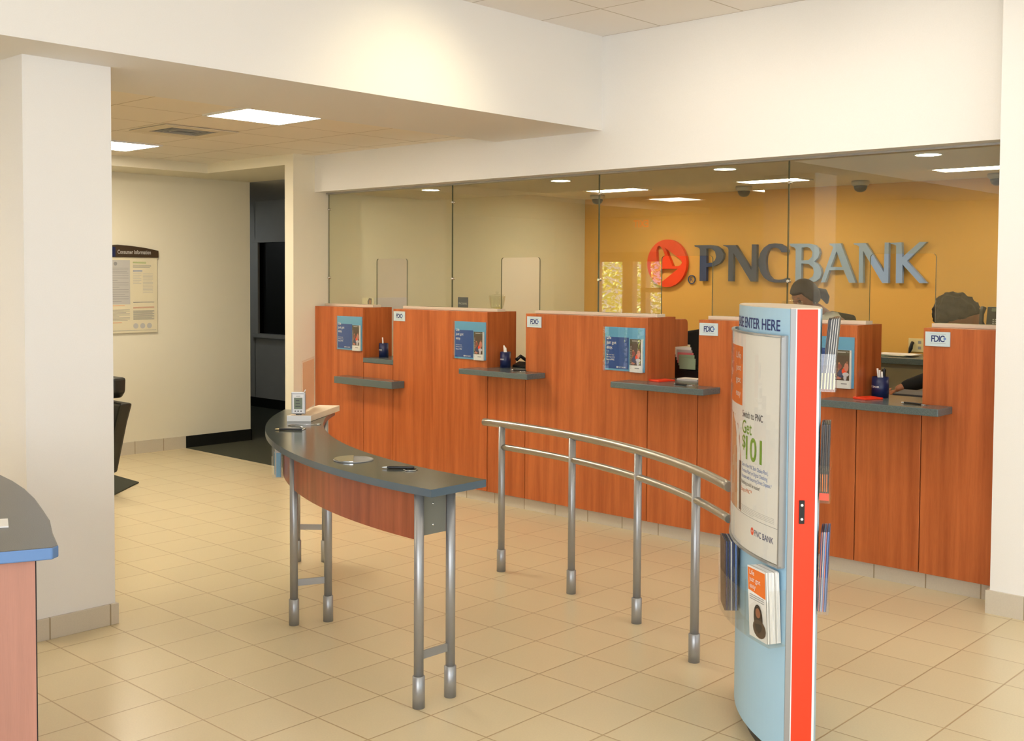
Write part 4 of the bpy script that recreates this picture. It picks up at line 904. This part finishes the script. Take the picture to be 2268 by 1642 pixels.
# ================================================================== INFORMATION KIOSK
PH0 = 0.39; XL_, XR_ = 1.865, 0.115; DC = 4.15
def K(phi, off, z, side=-1):
    X = XL_ - (1 + off) * math.cos(phi) if side < 0 else XR_ + (1 + off) * math.cos(phi)
    D = DC - (1 + off) * math.sin(phi)
    p = RU * X + FU * D
    return Vector((p.x, p.y, z))
def KD(X, D, z): p = RU * X + FU * D; return Vector((p.x, p.y, z))
def arcpatch(mb, f0, f1, z0, z1, o0, o1, m, n=None, side=-1):
    """curved slab between offsets o0 and o1"""
    n = n or max(1, int(abs(f1 - f0) / 0.03) + 1)
    A = [f0 + (f1 - f0) * k / n for k in range(n + 1)]
    pts = [K(a, o1, 0, side)[:2] for a in A] + [K(a, o0, 0, side)[:2] for a in reversed(A)]
    N = len(pts)
    vs = [(p[0], p[1], z0) for p in pts] + [(p[0], p[1], z1) for p in pts]
    fs = []
    for k in range(n):
        a, b_, c, d = k, k + 1, N - 2 - k, N - 1 - k
        fs += [(a, b_, N + b_, N + a), (c, d, N + d, N + c), (a, d, c, b_), (N + a, N + b_, N + c, N + d)]
    fs += [(0, N, 2 * N - 1, N - 1), (n, n + 1, N + n + 1, N + n)]
    mb.add(vs, fs, m)
    return mb
kc = KD(0.99, 4.15, 0)
ki = thing('information_kiosk', 'tall pale blue and orange information kiosk reading PLEASE ENTER HERE', 'kiosk', (kc.x, kc.y, 0))
ZK0, ZK = 0.06, 1.597
arcpatch(MB(), -PH0 + 0.005, PH0 - 0.002, ZK0, ZK, -0.012, 0.0, M_kblue).build('side_panel', ki, label='curved pale blue panel with lettering and poster')
arcpatch(MB(), -PH0 + 0.005, PH0 - 0.002, ZK0, ZK, -0.012, 0.0, M_kblue, side=1).build('side_panel', ki)
def kbox(mb, X0, X1, D0, D1, z0, z1, m):
    vs = [KD(X0, D0, z0), KD(X1, D0, z0), KD(X1, D1, z0), KD(X0, D1, z0), KD(X0, D0, z1), KD(X1, D0, z1), KD(X1, D1, z1), KD(X0, D1, z1)]
    return mb.add(vs, [(0, 3, 2, 1), (4, 5, 6, 7), (0, 1, 5, 4), (1, 2, 6, 5), (2, 3, 7, 6), (3, 0, 4, 7)], m)
DN, DF = 3.768, 4.532
kbox(MB(), 0.962, 1.032, DN, DN + 0.02, ZK0 - 0.03, ZK - 0.002, M_orange).build('end_panel', ki, label='bright orange end panel facing the camera')
kbox(MB(), 0.962, 1.032, DF - 0.02, DF, ZK0, ZK - 0.002, M_orange).build('end_panel', ki)
for (a0, a1, m) in ((0.940, 0.9585, M_paintsteel), (0.9585, 0.962, M_white), (1.032, 1.040, M_white)):
    for (d0, d1) in ((DN - 0.001, DN + 0.022), (DF - 0.022, DF + 0.004)):
        kbox(MB(), a0, a1, d0, d1, ZK0 - 0.03, ZK, m).build('edge_trim', ki)
kb = [K(a, -0.035, 0)[:2] for a in [(-PH0 + 0.06 + k * (2 * PH0 - 0.12) / 14) for k in range(15)]]
kb2 = [K(a, -0.035, 0, 1)[:2] for a in [(PH0 - 0.06 - k * (2 * PH0 - 0.12) / 14) for k in range(15)]]
MB().prism(kb + kb2, 0.0, ZK0 + 0.01, M_black).build('plinth', ki)
kt = [K(a, -0.002, 0)[:2] for a in [(-PH0 + k * (2 * PH0) / 20) for k in range(21)]] + [K(a, -0.002, 0, 1)[:2] for a in [(PH0 - k * (2 * PH0) / 20) for k in range(21)]]
MB().prism(kt, ZK - 0.004, ZK + 0.003, M_cap).build('top_cap', ki)
lk = kbox(MB(), 0.978, 0.996, DN - 0.006, DN, 0.868, 0.948, M_black); lo = lk.build('lock_plate', ki, bevel=0.001)
for zz in (0.884, 0.932):
    c = MB(); cc = KD(0.987, DN - 0.006, zz); c.M = Matrix.Translation(cc) @ Matrix.Rotation(YAW, 4, 'Z') @ Matrix.Rotation(PI / 2, 4, 'X')
    c.lathe([(0.0048, 0), (0.0048, 0.0015), (0.001, 0.002)], (0, 0, 0), M_white, 14).build('screw', lo)
# heading
def kfit(mb, body, f0, f1, zb, cap, m, off, bold=0.0, space=1.0, align='L'):
    """lettering of cap height cap wrapped on the curved face from angle f0 to f1"""
    size = cap / 0.70
    t_ = MB(); t_.text(body, size, m, lambda x, y, h: (x, y, h), 'LEFT', 1.0, bold, 0.0, space)
    x0 = min(v.x for v in t_.v); x1 = max(v.x for v in t_.v)
    sc = (f1 - f0) * (1 + off) / (x1 - x0)
    mb.add([K(f0 + (v.x - x0) * sc / (1 + off), off, zb + v.y) for v in t_.v], t_.f, m)
    return mb
kfit(MB(), 'PLEASE ENTER HERE', -0.19, 0.332, 1.519, 0.038, M_navytx, 0.0012, 0.012).build('heading', ki, recalc=False)
# poster in a curved clear frame
pt = arcpatch(MB(), -0.335, 0.372, 0.722, 1.498, 0.021, 0.0225, M_paper)
po_ = 0.0232
arcpatch(pt, -0.30, 0.072, 1.234, 1.45, 0.0225, po_, M_orpr)
rows = [(1.205, -0.10), (1.19, -0.04), (1.16, 0.015), (1.12, 0.042), (1.05, 0.058), (0.98, 0.064), (0.92, 0.070), (0.875, 0.073), (0.845, 0.074)]
for (za, fa), (zb_, fb) in zip(rows, rows[1:]):
    for (l0, l1, l2, l3, m, of) in ((-0.33, fa, -0.33, fb, M_hairpr, 0.0227), (-0.12, fa - 0.05, -0.12, fb - 0.06, M_hairpr2, 0.0230)):
        n = 6
        vs = [K(l0 + (l1 - l0) * k / n, of, za) for k in range(n + 1)] + [K(l2 + (l3 - l2) * k / n, of, zb_) for k in range(n + 1)]
        if l1 > l0: pt.add(vs, [(k, k + 1, n + 2 + k, n + 1 + k) for k in range(n)], m)
arcpatch(pt, 0.045, 0.070, 0.85, 1.03, 0.0230, 0.0233, M_photo1)
for (tx, zz, rt) in (('Life', 1.405, 0.05), ('just', 1.360, 0.05), ('got', 1.315, 0.05), ('easy', 1.265, 0.05)): kfit(pt, tx, rt - 0.075, rt, zz, 0.024, M_paper, po_ + 0.0006)
TXT = 0.0232
kfit(pt, 'Switch to PNC', 0.079, 0.264, 1.196, 0.025, M_dkgrey, TXT, 0.004)
kfit(pt, 'Get', 0.080, 0.176, 1.139, 0.047, M_green, TXT, 0.01)
kfit(pt, '$', 0.080, 0.118, 1.085, 0.047, M_green, TXT, 0.012)
kfit(pt, '101', 0.122, 0.260, 1.049, 0.082, M_green, TXT, 0.02)
kfit(pt, 'Open a New PNC Bank Choice Plan\u2020,', 0.080, 0.305, 1.018, 0.014, M_bluetx, TXT)
kfit(pt, 'Premium Plan\u2020 or Digital Checking', 0.080, 0.300, 0.997, 0.014, M_bluetx, TXT)
kfit(pt, 'Account with Recurring Direct Deposit.*', 0.080, 0.329, 0.976, 0.014, M_bluetx, TXT)
kfit(pt, 'Nothing could be easier!', 0.076, 0.250, 0.953, 0.014, M_dkgrey, TXT)
kfit(pt, 'Easy as PNC\u2122', 0.076, 0.184, 0.926, 0.015, M_orpr, TXT)
for k in range(5): arcpatch(pt, 0.074, 0.345 if k < 4 else 0.2, 0.873 - 0.0055 * k, 0.8745 - 0.0055 * k, 0.0225, 0.0229, M_ltgrey)
arcpatch(pt, -0.33, 0.366, 0.843, 0.8445, 0.0225, 0.0230, M_grey)
pt.add([K(0.193 + 0.0125 * math.cos(k * PI / 8), TXT, 0.799 + 0.014 * math.sin(k * PI / 8)) for k in range(16)], [list(range(16))], M_signor)
pt.add([K(0.193 + 0.006 * math.cos(k * 2 * PI / 3 + 0.5), TXT + 0.0003, 0.799 + 0.007 * math.sin(k * 2 * PI / 3 + 0.5)) for k in range(3)], [(0, 1, 2)], M_paper)
kfit(pt, 'PNC BANK', 0.211, 0.343, 0.787, 0.022, M_navytx, TXT, 0.0)
pt.build('poster', ki, recalc=False)
ac = arcpatch(MB(), -0.345, 0.380, 0.712, 1.506, 0.0265, 0.0285, M_acr)
ac.build('poster_cover', ki)
fr = MB()
for (za, zb_) in ((0.712, 0.719), (1.500, 1.506)): arcpatch(fr, -0.345, 0.380, za, zb_, 0.016, 0.0285, M_ltgrey)
arcpatch(fr, 0.374, 0.380, 0.712, 1.506, 0.0, 0.0285, M_alum); arcpatch(fr, -0.350, -0.345, 0.712, 1.506, 0.0, 0.0285, M_ltgrey)
fr.build('poster_frame', ki)
# curved two-pocket brochure holder
hd = MB()
arcpatch(hd, -0.26, 0.388, 0.445, 0.600, 0.066, 0.068, M_acr)
arcpatch(hd, -0.26, 0.388, 0.445, 0.449, 0.002, 0.068, M_acr)
for f in (-0.262, 0.075, 0.235, 0.388): arcpatch(hd, f, f + 0.003, 0.445, 0.640, 0.0, 0.068, M_acr)
hd.build('brochure_holder', ki)
def kstack(f0, f1, z0, z1, o0, o1, pages, label, cat, grp, side=-1, front=None, tilt=0.0, name='brochure_stack'):
    mb = MB(); n = len(pages)
    for k, m in enumerate(pages):
        a = o0 + (o1 - o0) * k / n; b_ = o0 + (o1 - o0) * (k + 0.82) / n
        c0 = [K(f0, a, z0, side), K(f1, a, z0, side), K(f1, b_, z0, side), K(f0, b_, z0, side)]
        c1 = [K(f0, a + tilt, z1 - 0.002 * (n - k) * 0.3, side), K(f1, a + tilt, z1 - 0.0006 * (n - k), side), K(f1, b_ + tilt, z1, side), K(f0, b_ + tilt, z1, side)]
        mb.add(c0 + c1, [(0, 3, 2, 1), (4, 5, 6, 7), (0, 1, 5, 4), (1, 2, 6, 5), (2, 3, 7, 6), (3, 0, 4, 7)], m)
    if front: front(mb)
    o = mb.build(name, recalc=True); tag(o, label, cat, grp); return o
def front_orange(mb):
    f0, f1, z0, z1, of, tl_ = 0.262, 0.372, 0.452, 0.700, 0.0612, 0.0
    def q(a, b_, e=0.0): return K(f0 + (f1 - f0) * a, of + e + 0.012 * b_, z0 + (z1 - z0) * b_)
    mb.add([q(0, 0), q(1, 0), q(1, 1), q(0, 1)], [(0, 1, 2, 3)], M_paper)
    mb.add([q(0.02, 0.66, .0005), q(0.98, 0.62, .0005), q(0.98, 0.98, .0005), q(0.02, 0.98, .0005)], [(0, 1, 2, 3)], M_orpr)
    for k, tx in enumerate(('Life', 'just got', 'easy')):
        t_ = MB().text(tx, 0.026, M_paper, lambda x, y, h: (x, y, h))
        mb.add([q(0.12 + v.x / 0.115 * 0.9, 0.89 - 0.095 * k + v.y / 0.26, .001) for v in t_.v], t_.f, M_paper)
    for (cx, cz, rx, rz, m, e) in ((0.55, 0.30, 0.25, 0.20, M_hair, .0006), (0.60, 0.16, 0.36, 0.13, M_photo1, .0008), (0.56, 0.38, 0.13, 0.07, M_skin, .0010)):
        mb.add([q(cx + rx * math.cos(k * PI / 8), cz + rz * math.sin(k * PI / 8), e) for k in range(16)], [list(range(16))], m)
    for k in range(3): mb.add([q(0.1, 0.60 - 0.03 * k, .0006), q(0.9, 0.60 - 0.03 * k, .0006), q(0.9, 0.61 - 0.03 * k, .0006), q(0.1, 0.61 - 0.03 * k, .0006)], [(0, 1, 2, 3)], M_grey)
kstack(0.262, 0.372, 0.452, 0.700, 0.006, 0.058, [M_paper, M_white, M_paper, M_ltgrey, M_paper, M_white, M_paper, M_paper, M_ltgrey, M_paper], 'thick stack of white leaflets with an orange corner in the kiosk holder', 'brochures', 'leaflets in the kiosk holders', front=front_orange, tilt=0.012)
kstack(-0.13, -0.005, 0.452, 0.715, 0.008, 0.060, [M_dkgrey, M_bluetx, M_dkgrey, M_photo3, M_ltgrey, M_photo3, M_dkgrey, M_photo3, M_photo1], 'stack of dark leaflets in the farther pocket of the kiosk holder', 'brochures', 'leaflets in the kiosk holders', tilt=0.004)
# three pockets on the other side
for (z0, z1, pages, lab, tilt, n_) in ((1.325, 1.565, [M_brown, M_black, M_dkgrey, M_ltgrey, M_dkgrey, M_ltgrey, M_black, M_ltgrey, M_dkgrey, M_ltgrey, M_photo5], 'tall black and silver brochures leaning out of the top right kiosk pocket', 0.020, 0),
                                (0.945, 1.205, [M_black, M_brown, M_black, M_brown, M_black], 'black brochures with an orange foot in the middle right kiosk pocket', 0.004, 1),
                                (0.562, 0.838, [M_photo3, M_photo2, M_photo3, M_ltgrey, M_bluetx, M_photo2, M_photo3, M_bluetx, M_photo3], 'thick stack of purple and blue leaflets in the lower right kiosk pocket', 0.008, 2)):
    ox = 0.045 if n_ == 0 else 0.034
    def extra(mb, n_=n_, z0=z0):
        if n_ == 1:
            vs = [K(0.3705, 0.004, z0, 1), K(0.3705, 0.036, z0, 1), K(0.3705, 0.036, z0 + 0.025, 1), K(0.3705, 0.004, z0 + 0.025, 1)]
            mb.add(vs, [(0, 1, 2, 3)], M_orange)
            for k in range(4): mb.add([K(0.371, 0.006 + 0.007 * k, z0 + 0.03, 1), K(0.371, 0.009 + 0.007 * k, z0 + 0.03, 1), K(0.371, 0.009 + 0.007 * k, z0 + 0.09, 1), K(0.371, 0.006 + 0.007 * k, z0 + 0.09, 1)], [(0, 1, 2, 3)], M_orpr if k % 2 else M_hairpr)
    def foot(mb, z0=z0, ox=ox):
        for k in range(9): mb.add([K(0.3708, 0.004 + ox * k / 9, z0, 1), K(0.3708, 0.004 + ox * (k + 0.7) / 9, z0, 1), K(0.3708, 0.006 + ox * (k + 0.7) / 9, z0 + 0.055, 1), K(0.3708, 0.006 + ox * k / 9, z0 + 0.055, 1)], [(0, 1, 2, 3)], M_photo5 if k % 2 else M_outlet)
    if n_ == 0: extra = foot
    kstack(0.23, 0.370, z0, z1, 0.004, ox, pages, lab, 'brochures', 'leaflets in the kiosk holders', side=1, tilt=tilt, front=extra)
    hb_ = MB(); arcpatch(hb_, 0.222, 0.380, z0 - 0.008, z0 - 0.005, 0.0, ox + 0.007, M_acr, side=1)
    arcpatch(hb_, 0.222, 0.380, z0 - 0.008, z0 + 0.11, ox + 0.005, ox + 0.007, M_acr, side=1)
    arcpatch(hb_, 0.377, 0.380, z0 - 0.008, z0 + 0.12, 0.0, ox + 0.007, M_acr, side=1)
    hb_.build('brochure_pocket', ki)
# dark leaflet edge at the far trim
kbox(MB(), 0.925, 0.932, 4.50, 4.515, 0.045, 0.42, M_black).build('far_edge_strip', ki)

# ================================================================== PEOPLE
def skin_mesh(nodes, edges, sub=2):
    me = bpy.data.meshes.new('bones'); me.from_pydata([n[0] for n in nodes], edges, []); me.update()
    o = bpy.data.objects.new('bones', me); COL.objects.link(o)
    sk_ = o.modifiers.new('skin', 'SKIN'); sk_.use_smooth_shade = True
    sd = o.modifiers.new('sub', 'SUBSURF'); sd.levels = sub; sd.render_levels = sub
    for i, n in enumerate(nodes):
        r = n[1] if isinstance(n[1], tuple) else (n[1], n[1])
        me.skin_vertices[0].data[i].radius = r
    me.skin_vertices[0].data[0].use_root = True
    dg = bpy.context.evaluated_depsgraph_get(); dg.update()
    m2 = bpy.data.meshes.new_from_object(o.evaluated_get(dg))
    out = ([v.co.copy() for v in m2.vertices], [list(p.vertices) for p in m2.polygons])
    bpy.data.objects.remove(o); bpy.data.meshes.remove(me); bpy.data.meshes.remove(m2)
    return out
def gauss(x, c, s): return math.exp(-((x - c) / s) ** 2)
def head_pt(az, el, grow=0.0):
    """surface of a head, face towards +y; az 0 = straight ahead"""
    ce, se = math.cos(el), math.sin(el); x = ce * math.sin(az); y = ce * math.cos(az); z = se
    X, Y, Z = x * 0.074, y * 0.092, z * 0.118
    if z < 0: X *= 1 - 0.30 * (-z) ** 1.2; Y *= 1 - 0.10 * (-z)
    if y > 0:
        Z -= 0.008 * max(0, -z) * y
        X2 = X / 0.074
        Y += 0.024 * gauss(X2, 0, 0.17) * gauss(Z, -0.022, 0.020) + 0.006 * gauss(X2, 0, 0.12) * gauss(Z, 0.005, 0.02)
        Y += 0.007 * gauss(X2, 0, 0.40) * gauss(Z, -0.057, 0.011)
        Y += 0.008 * gauss(X2, 0, 0.30) * gauss(Z, -0.098, 0.016)
        Y -= 0.012 * (gauss(X2, 0.42, 0.20) + gauss(X2, -0.42, 0.20)) * gauss(Z, 0.002, 0.016)
        Y += 0.005 * gauss(Z, 0.026, 0.012) * gauss(X2, 0, 0.7)
    else: Y *= 1.04
    v = Vector((X, Y, Z))
    return v + Vector((x, y, z)) * grow
def sphere_grid(fn, nu=48, nv=32):
    vs = [fn(0, PI / 2)]
    for j in range(1, nv):
        for i in range(nu): vs.append(fn(2 * PI * i / nu, PI / 2 - PI * j / nv))
    vs.append(fn(0, -PI / 2)); fs = []
    for i in range(nu):
        fs.append((0, 1 + i, 1 + (i + 1) % nu))
        for j in range(nv - 2):
            a = 1 + j * nu; fs.append((a + i, a + nu + i, a + nu + (i + 1) % nu, a + (i + 1) % nu))
        a = 1 + (nv - 2) * nu; fs.append((a + i, len(vs) - 1, a + (i + 1) % nu))
    return vs, fs
def hand_nodes(wrist, direction, palm_n, s=1.0):
    """palm and five fingers as a skeleton starting from the wrist"""
    d = Vector(direction).normalized(); n = Vector(palm_n).normalized(); sd = d.cross(n).normalized()
    N = [(wrist, 0.024 * s)]; E_ = []
    def addn(p, r, par): N.append((p, r)); E_.append((par, len(N) - 1)); return len(N) - 1
    pm = addn(wrist + d * 0.045 * s, (0.030 * s, 0.015 * s), 0)
    for k, (off, L) in enumerate(((0.030, 0.070), (0.010, 0.080), (-0.010, 0.074), (-0.029, 0.058))):
        kn = addn(wrist + d * 0.088 * s + sd * off * s, 0.0095 * s, pm)
        m1 = addn(N[kn][0] + d * L * 0.48 * s + n * 0.010, 0.0085 * s, kn)
        m2 = addn(N[m1][0] + d * L * 0.30 * s + n * 0.020, 0.0080 * s, m1)
        addn(N[m2][0] + d * L * 0.18 * s + n * 0.018, 0.0070 * s, m2)
    th = addn(wrist + d * 0.030 * s + sd * 0.036 * s + n * 0.006, 0.0115 * s, 0)
    t2 = addn(N[th][0] + d * 0.030 * s + sd * 0.018 * s + n * 0.010, 0.0100 * s, th)
    addn(N[t2][0] + d * 0.026 * s + sd * 0.004 * s + n * 0.008, 0.0085 * s, t2)
    return N, E_
def person(label, loc, facing, head_c, pitch, roll, sk_m, shirt_m, hair_fn, hair_m, pony, shoulders, hips, arms, legs, loc_feet):
    root = thing('person', label, 'person', (loc[0], loc[1], 0))
    f = Vector((facing[0], facing[1], 0)).normalized()
    ang = math.atan2(-f.x, f.y)
    MH = Matrix.Translation(head_c) @ Matrix.Rotation(ang, 4, 'Z') @ Matrix.Rotation(-pitch, 4, 'X') @ Matrix.Rotation(roll, 4, 'Y')
    side = Vector((f.y, -f.x, 0))
    hc = Vector(head_c)
    neck_top = MH @ Vector((0, -0.018, -0.075)); 
    chest = (shoulders + Vector((0, 0, 0.0)))
    neck_b = shoulders + Vector((0, 0, 0.035))
    body = MB()
    nodes = [(hips, (0.145, 0.10)), (hips.lerp(shoulders, 0.35), (0.125, 0.092)), (hips.lerp(shoulders, 0.75), (0.15, 0.105)), (shoulders, (0.10, 0.08)), (neck_b, 0.055), (neck_b.lerp(neck_top, 0.5), 0.050), (neck_top, 0.052)]
    edges = [(0, 1), (1, 2), (2, 3), (3, 4), (4, 5), (5, 6)]
    shirt_nodes = [(p, (r[0] + 0.014, r[1] + 0.014) if isinstance(r, tuple) else r + 0.012) for p, r in nodes[:4]]; shirt_nodes.append((neck_b, 0.066)); shirt_edges = [(0, 1), (1, 2), (2, 3), (3, 4)]
    tr_nodes = [(hips + Vector((0, 0, 0.06)), (0.165, 0.12))]; tr_edges = []
    shoes = []
    def ext(N, E_, par, p, r): N.append((p, r)); E_.append((par, len(N) - 1)); return len(N) - 1
    hands = []
    for sgn, (elbow, wrist, hd_) in arms.items():
        sh = shoulders + side * (0.17 * sgn) + Vector((0, 0, -0.03))
        a = ext(nodes, edges, 3, sh, 0.056); b_ = ext(nodes, edges, a, sh.lerp(elbow, 0.5), 0.046); c = ext(nodes, edges, b_, elbow, 0.040); d = ext(nodes, edges, c, elbow.lerp(wrist, 0.5), 0.034); e_ = ext(nodes, edges, d, wrist, 0.025)
        a = ext(shirt_nodes, shirt_edges, 3, sh, 0.072); b_ = ext(shirt_nodes, shirt_edges, a, sh.lerp(elbow, 0.5), 0.060); c = ext(shirt_nodes, shirt_edges, b_, elbow, 0.054); ext(shirt_nodes, shirt_edges, c, elbow.lerp(wrist, 0.88), 0.041)
        hands.append(hand_nodes(wrist, wrist - elbow + Vector((0, 0, 0.02)), hd_, 1.0))
    for sgn, (knee, ankle) in legs.items():
        hp = hips + side * (0.09 * sgn) - Vector((0, 0, 0.05))
        a = ext(nodes, edges, 0, hp, 0.088); b_ = ext(nodes, edges, a, knee, 0.058); c = ext(nodes, edges, b_, knee.lerp(ankle, 0.35), 0.054); ext(nodes, edges, c, ankle, 0.038)
        a = ext(tr_nodes, tr_edges, 0, hp, 0.105); b_ = ext(tr_nodes, tr_edges, a, knee, 0.074); c = ext(tr_nodes, tr_edges, b_, knee.lerp(ankle, 0.35), 0.068); ext(tr_nodes, tr_edges, c, ankle + Vector((0, 0, 0.02)), 0.056)
        shoes.append(ankle)
    v, fc = skin_mesh(nodes, edges); body.add(v, fc, sk_m, True)
    for hn, he in hands: v, fc = skin_mesh(hn, he); body.add(v, fc, sk_m, True)
    vs, fs = sphere_grid(head_pt); body.add([MH @ p for p in vs], fs, sk_m, True)
    for s in (-1, 1):
        ev, ef = sphere_grid(lambda a, e_: Vector((math.cos(e_) * math.sin(a) * 0.008, math.cos(e_) * math.cos(a) * 0.018, math.sin(e_) * 0.030)), 16, 10)
        R_ = Matrix.Translation((s * 0.074, -0.006, -0.012)) @ Matrix.Rotation(s * 0.35, 4, 'Z')
        body.add([MH @ (R_ @ p) for p in ev], ef, sk_m, True)
    bo = body.build('body', root, recalc=True)
    rm_ = bo.modifiers.new('merge', 'REMESH'); rm_.mode = 'VOXEL'; rm_.voxel_size = 0.006; rm_.use_smooth_shade = True
    sm = bo.modifiers.new('soften', 'SMOOTH'); sm.factor = 0.5; sm.iterations = 2
    v, fc = skin_mesh(shirt_nodes, shirt_edges); mb = MB(); mb.add(v, fc, shirt_m, True); mb.build('blouse' if pony else 'jacket', root)
    if pony:      # collar
        cb = MB(); cv = []
        for k in range(20):
            a_ = 2 * PI * k / 20; e1 = neck_b + (side * math.cos(a_) + f * math.sin(a_)) * 0.066 + Vector((0, 0, 0.0)); cv.append(e1)
        top_ = [p + Vector((0, 0, 0.045)) + (p - neck_b) * -0.12 for p in cv]; fl_ = [p + (p - neck_b) * 0.45 + Vector((0, 0, -0.005)) for p in cv]
        cb.add(cv + top_ + fl_, [(k, (k + 1) % 20, 20 + (k + 1) % 20, 20 + k) for k in range(20)] + [(20 + k, 20 + (k + 1) % 20, 40 + (k + 1) % 20, 40 + k) for k in range(20)], shirt_m, True)
        cb.build('collar', root)
    v, fc = skin_mesh(tr_nodes, tr_edges); mb = MB(); mb.add(v, fc, M_coat, True); mb.build('trousers', root)
    for an in shoes:
        b6 = MB(); b6.M = Matrix.Translation((an.x, an.y, 0)) @ Matrix.Rotation(ang, 4, 'Z')
        b6.prism([(-0.035, -0.06), (0.035, -0.06), (0.045, 0.08), (0.03, 0.17), (0.0, 0.19), (-0.03, 0.17), (-0.045, 0.08)], 0.0, 0.07, M_black).build('shoe', root, bevel=0.015)
    # hair
    hb7 = MB(); vs, fs = sphere_grid(lambda a, e_: head_pt(a, e_, hair_fn(a, e_)), 64, 44)
    hb7.add([MH @ p for p in vs], fs, hair_m, True)
    if pony:
        P_ = [Vector((0, -0.080, -0.015)), Vector((0, -0.110, -0.012)), Vector((0, -0.140, -0.035)), Vector((0.0, -0.150, -0.075)), Vector((0.0, -0.145, -0.115))]
        hb7.tube([MH @ p for p in P_], 0.03, hair_m, 14, radii=[0.022, 0.030, 0.036, 0.028, 0.008])
    hb7.build('hair', root, recalc=True)
    for s in (-1, 1):
        e5 = MB(); ev, ef = sphere_grid(lambda a, e_: Vector((math.cos(e_) * math.sin(a), math.cos(e_) * math.cos(a), math.sin(e_))) * 0.0115, 16, 10)
        e5.add([MH @ (p + Vector((s * 0.031, 0.0715, 0.001))) for p in ev], ef, M_eye, True).build('eye', root)
        e5 = MB().tube([MH @ Vector((s * q_, 0.089 - 0.30 * q_, 0.024 + 0.004 * math.sin((q_ - 0.012) * 80))) for q_ in (0.014, 0.024, 0.034, 0.046)], 0.0028, hair_m, 8); e5.build('eyebrow', root)
    e5 = MB().tube([MH @ Vector((q_, 0.0905 - 6 * q_ * q_, -0.057)) for q_ in (-0.020, -0.010, 0.0, 0.010, 0.020)], 0.004, M_lip, 8, radii=[0.001, 0.004, 0.0045, 0.004, 0.001]); e5.build('mouth', root)
    return root, MH
def woman_hair(a, e):
    aa = abs((a + PI) % (2 * PI) - PI)            # 0 = front
    line = 0.42 if aa < 0.9 else 0.42 - (aa - 0.9) * 1.15
    t_ = (e - max(line, -0.55)) / 0.16
    return -0.012 + 0.026 * max(0, min(1, t_ + 0.5))
def man_hair(a, e):
    aa = abs((a + PI) % (2 * PI) - PI)
    line = 0.42 if aa < 0.8 else 0.42 - (aa - 0.8) * 1.2
    t_ = max(0, min(1, (e - max(line, -0.95)) / 0.14 + 0.5))
    q = head_pt(a, e)
    wv = 0.014 * mnoise.noise(q * 28) + 0.010 * mnoise.noise(q * 60) + 0.006 * mnoise.noise(Vector((q.x * 160, q.y * 40, q.z * 160))) + 0.004 + (0.012 * gauss(aa, 0.2, 0.6) * gauss(e, 0.9, 0.3))
    return -0.012 + t_ * (0.036 + wv)
wf_ = Vector((-0.456, -0.889, 0))
p1, MH1 = person('woman teller with dark tied-back hair and pale blouse looking down behind the glass', (-3.72, 7.12), wf_, (-3.77, 7.02, 1.572), 0.42, 0.0, M_skin, M_shirt, woman_hair, M_hair, True,
    Vector((-3.66, 7.15, 1.39)), Vector((-3.64, 7.22, 0.95)),
    {1: (Vector((-4.02, 7.02, 1.10)), Vector((-4.02, 6.80, 0.93)), (0, 0, -1)), -1: (Vector((-3.46, 6.92, 1.10)), Vector((-3.62, 6.74, 0.93)), (0, 0, -1))},
    {1: (Vector((-3.78, 7.20, 0.50)), Vector((-3.78, 7.27, 0.09))), -1: (Vector((-3.55, 7.18, 0.50)), Vector((-3.55, 7.25, 0.09)))}, None)
er = MB(); ev, ef = sphere_grid(lambda a, e_: Vector((math.cos(e_) * math.sin(a), math.cos(e_) * math.cos(a), math.sin(e_))) * 0.006, 12, 8)
for s in (-1, 1): er.add([MH1 @ (p + Vector((s * 0.084, -0.004, -0.046))) for p in ev], ef, M_chrome, True)
er.build('earrings', p1)
p2, MH2 = person('person with short wavy dark hair and black jacket bent over the fourth teller window', (-2.66, 7.15), (-0.75, -0.66, 0), (-2.71, 6.98, 1.492), 1.28, 0.0, M_skin2, M_coat, man_hair, M_hair2, False,
    Vector((-2.60, 7.16, 1.285)), Vector((-2.50, 7.36, 0.93)),
    {1: (Vector((-2.82, 6.98, 1.09)), Vector((-3.02, 6.80, 1.0)), (0, 0, -1)), -1: (Vector((-2.28, 7.00, 1.05)), Vector((-2.45, 6.78, 0.93)), (0, 0, -1))},
    {1: (Vector((-2.62, 7.30, 0.50)), Vector((-2.62, 7.40, 0.09))), -1: (Vector((-2.40, 7.32, 0.50)), Vector((-2.40, 7.42, 0.09)))}, None)
office_chair(-3.98, 7.72, 0.3, 'black office chair behind the woman teller, its back top just visible', 1.45)
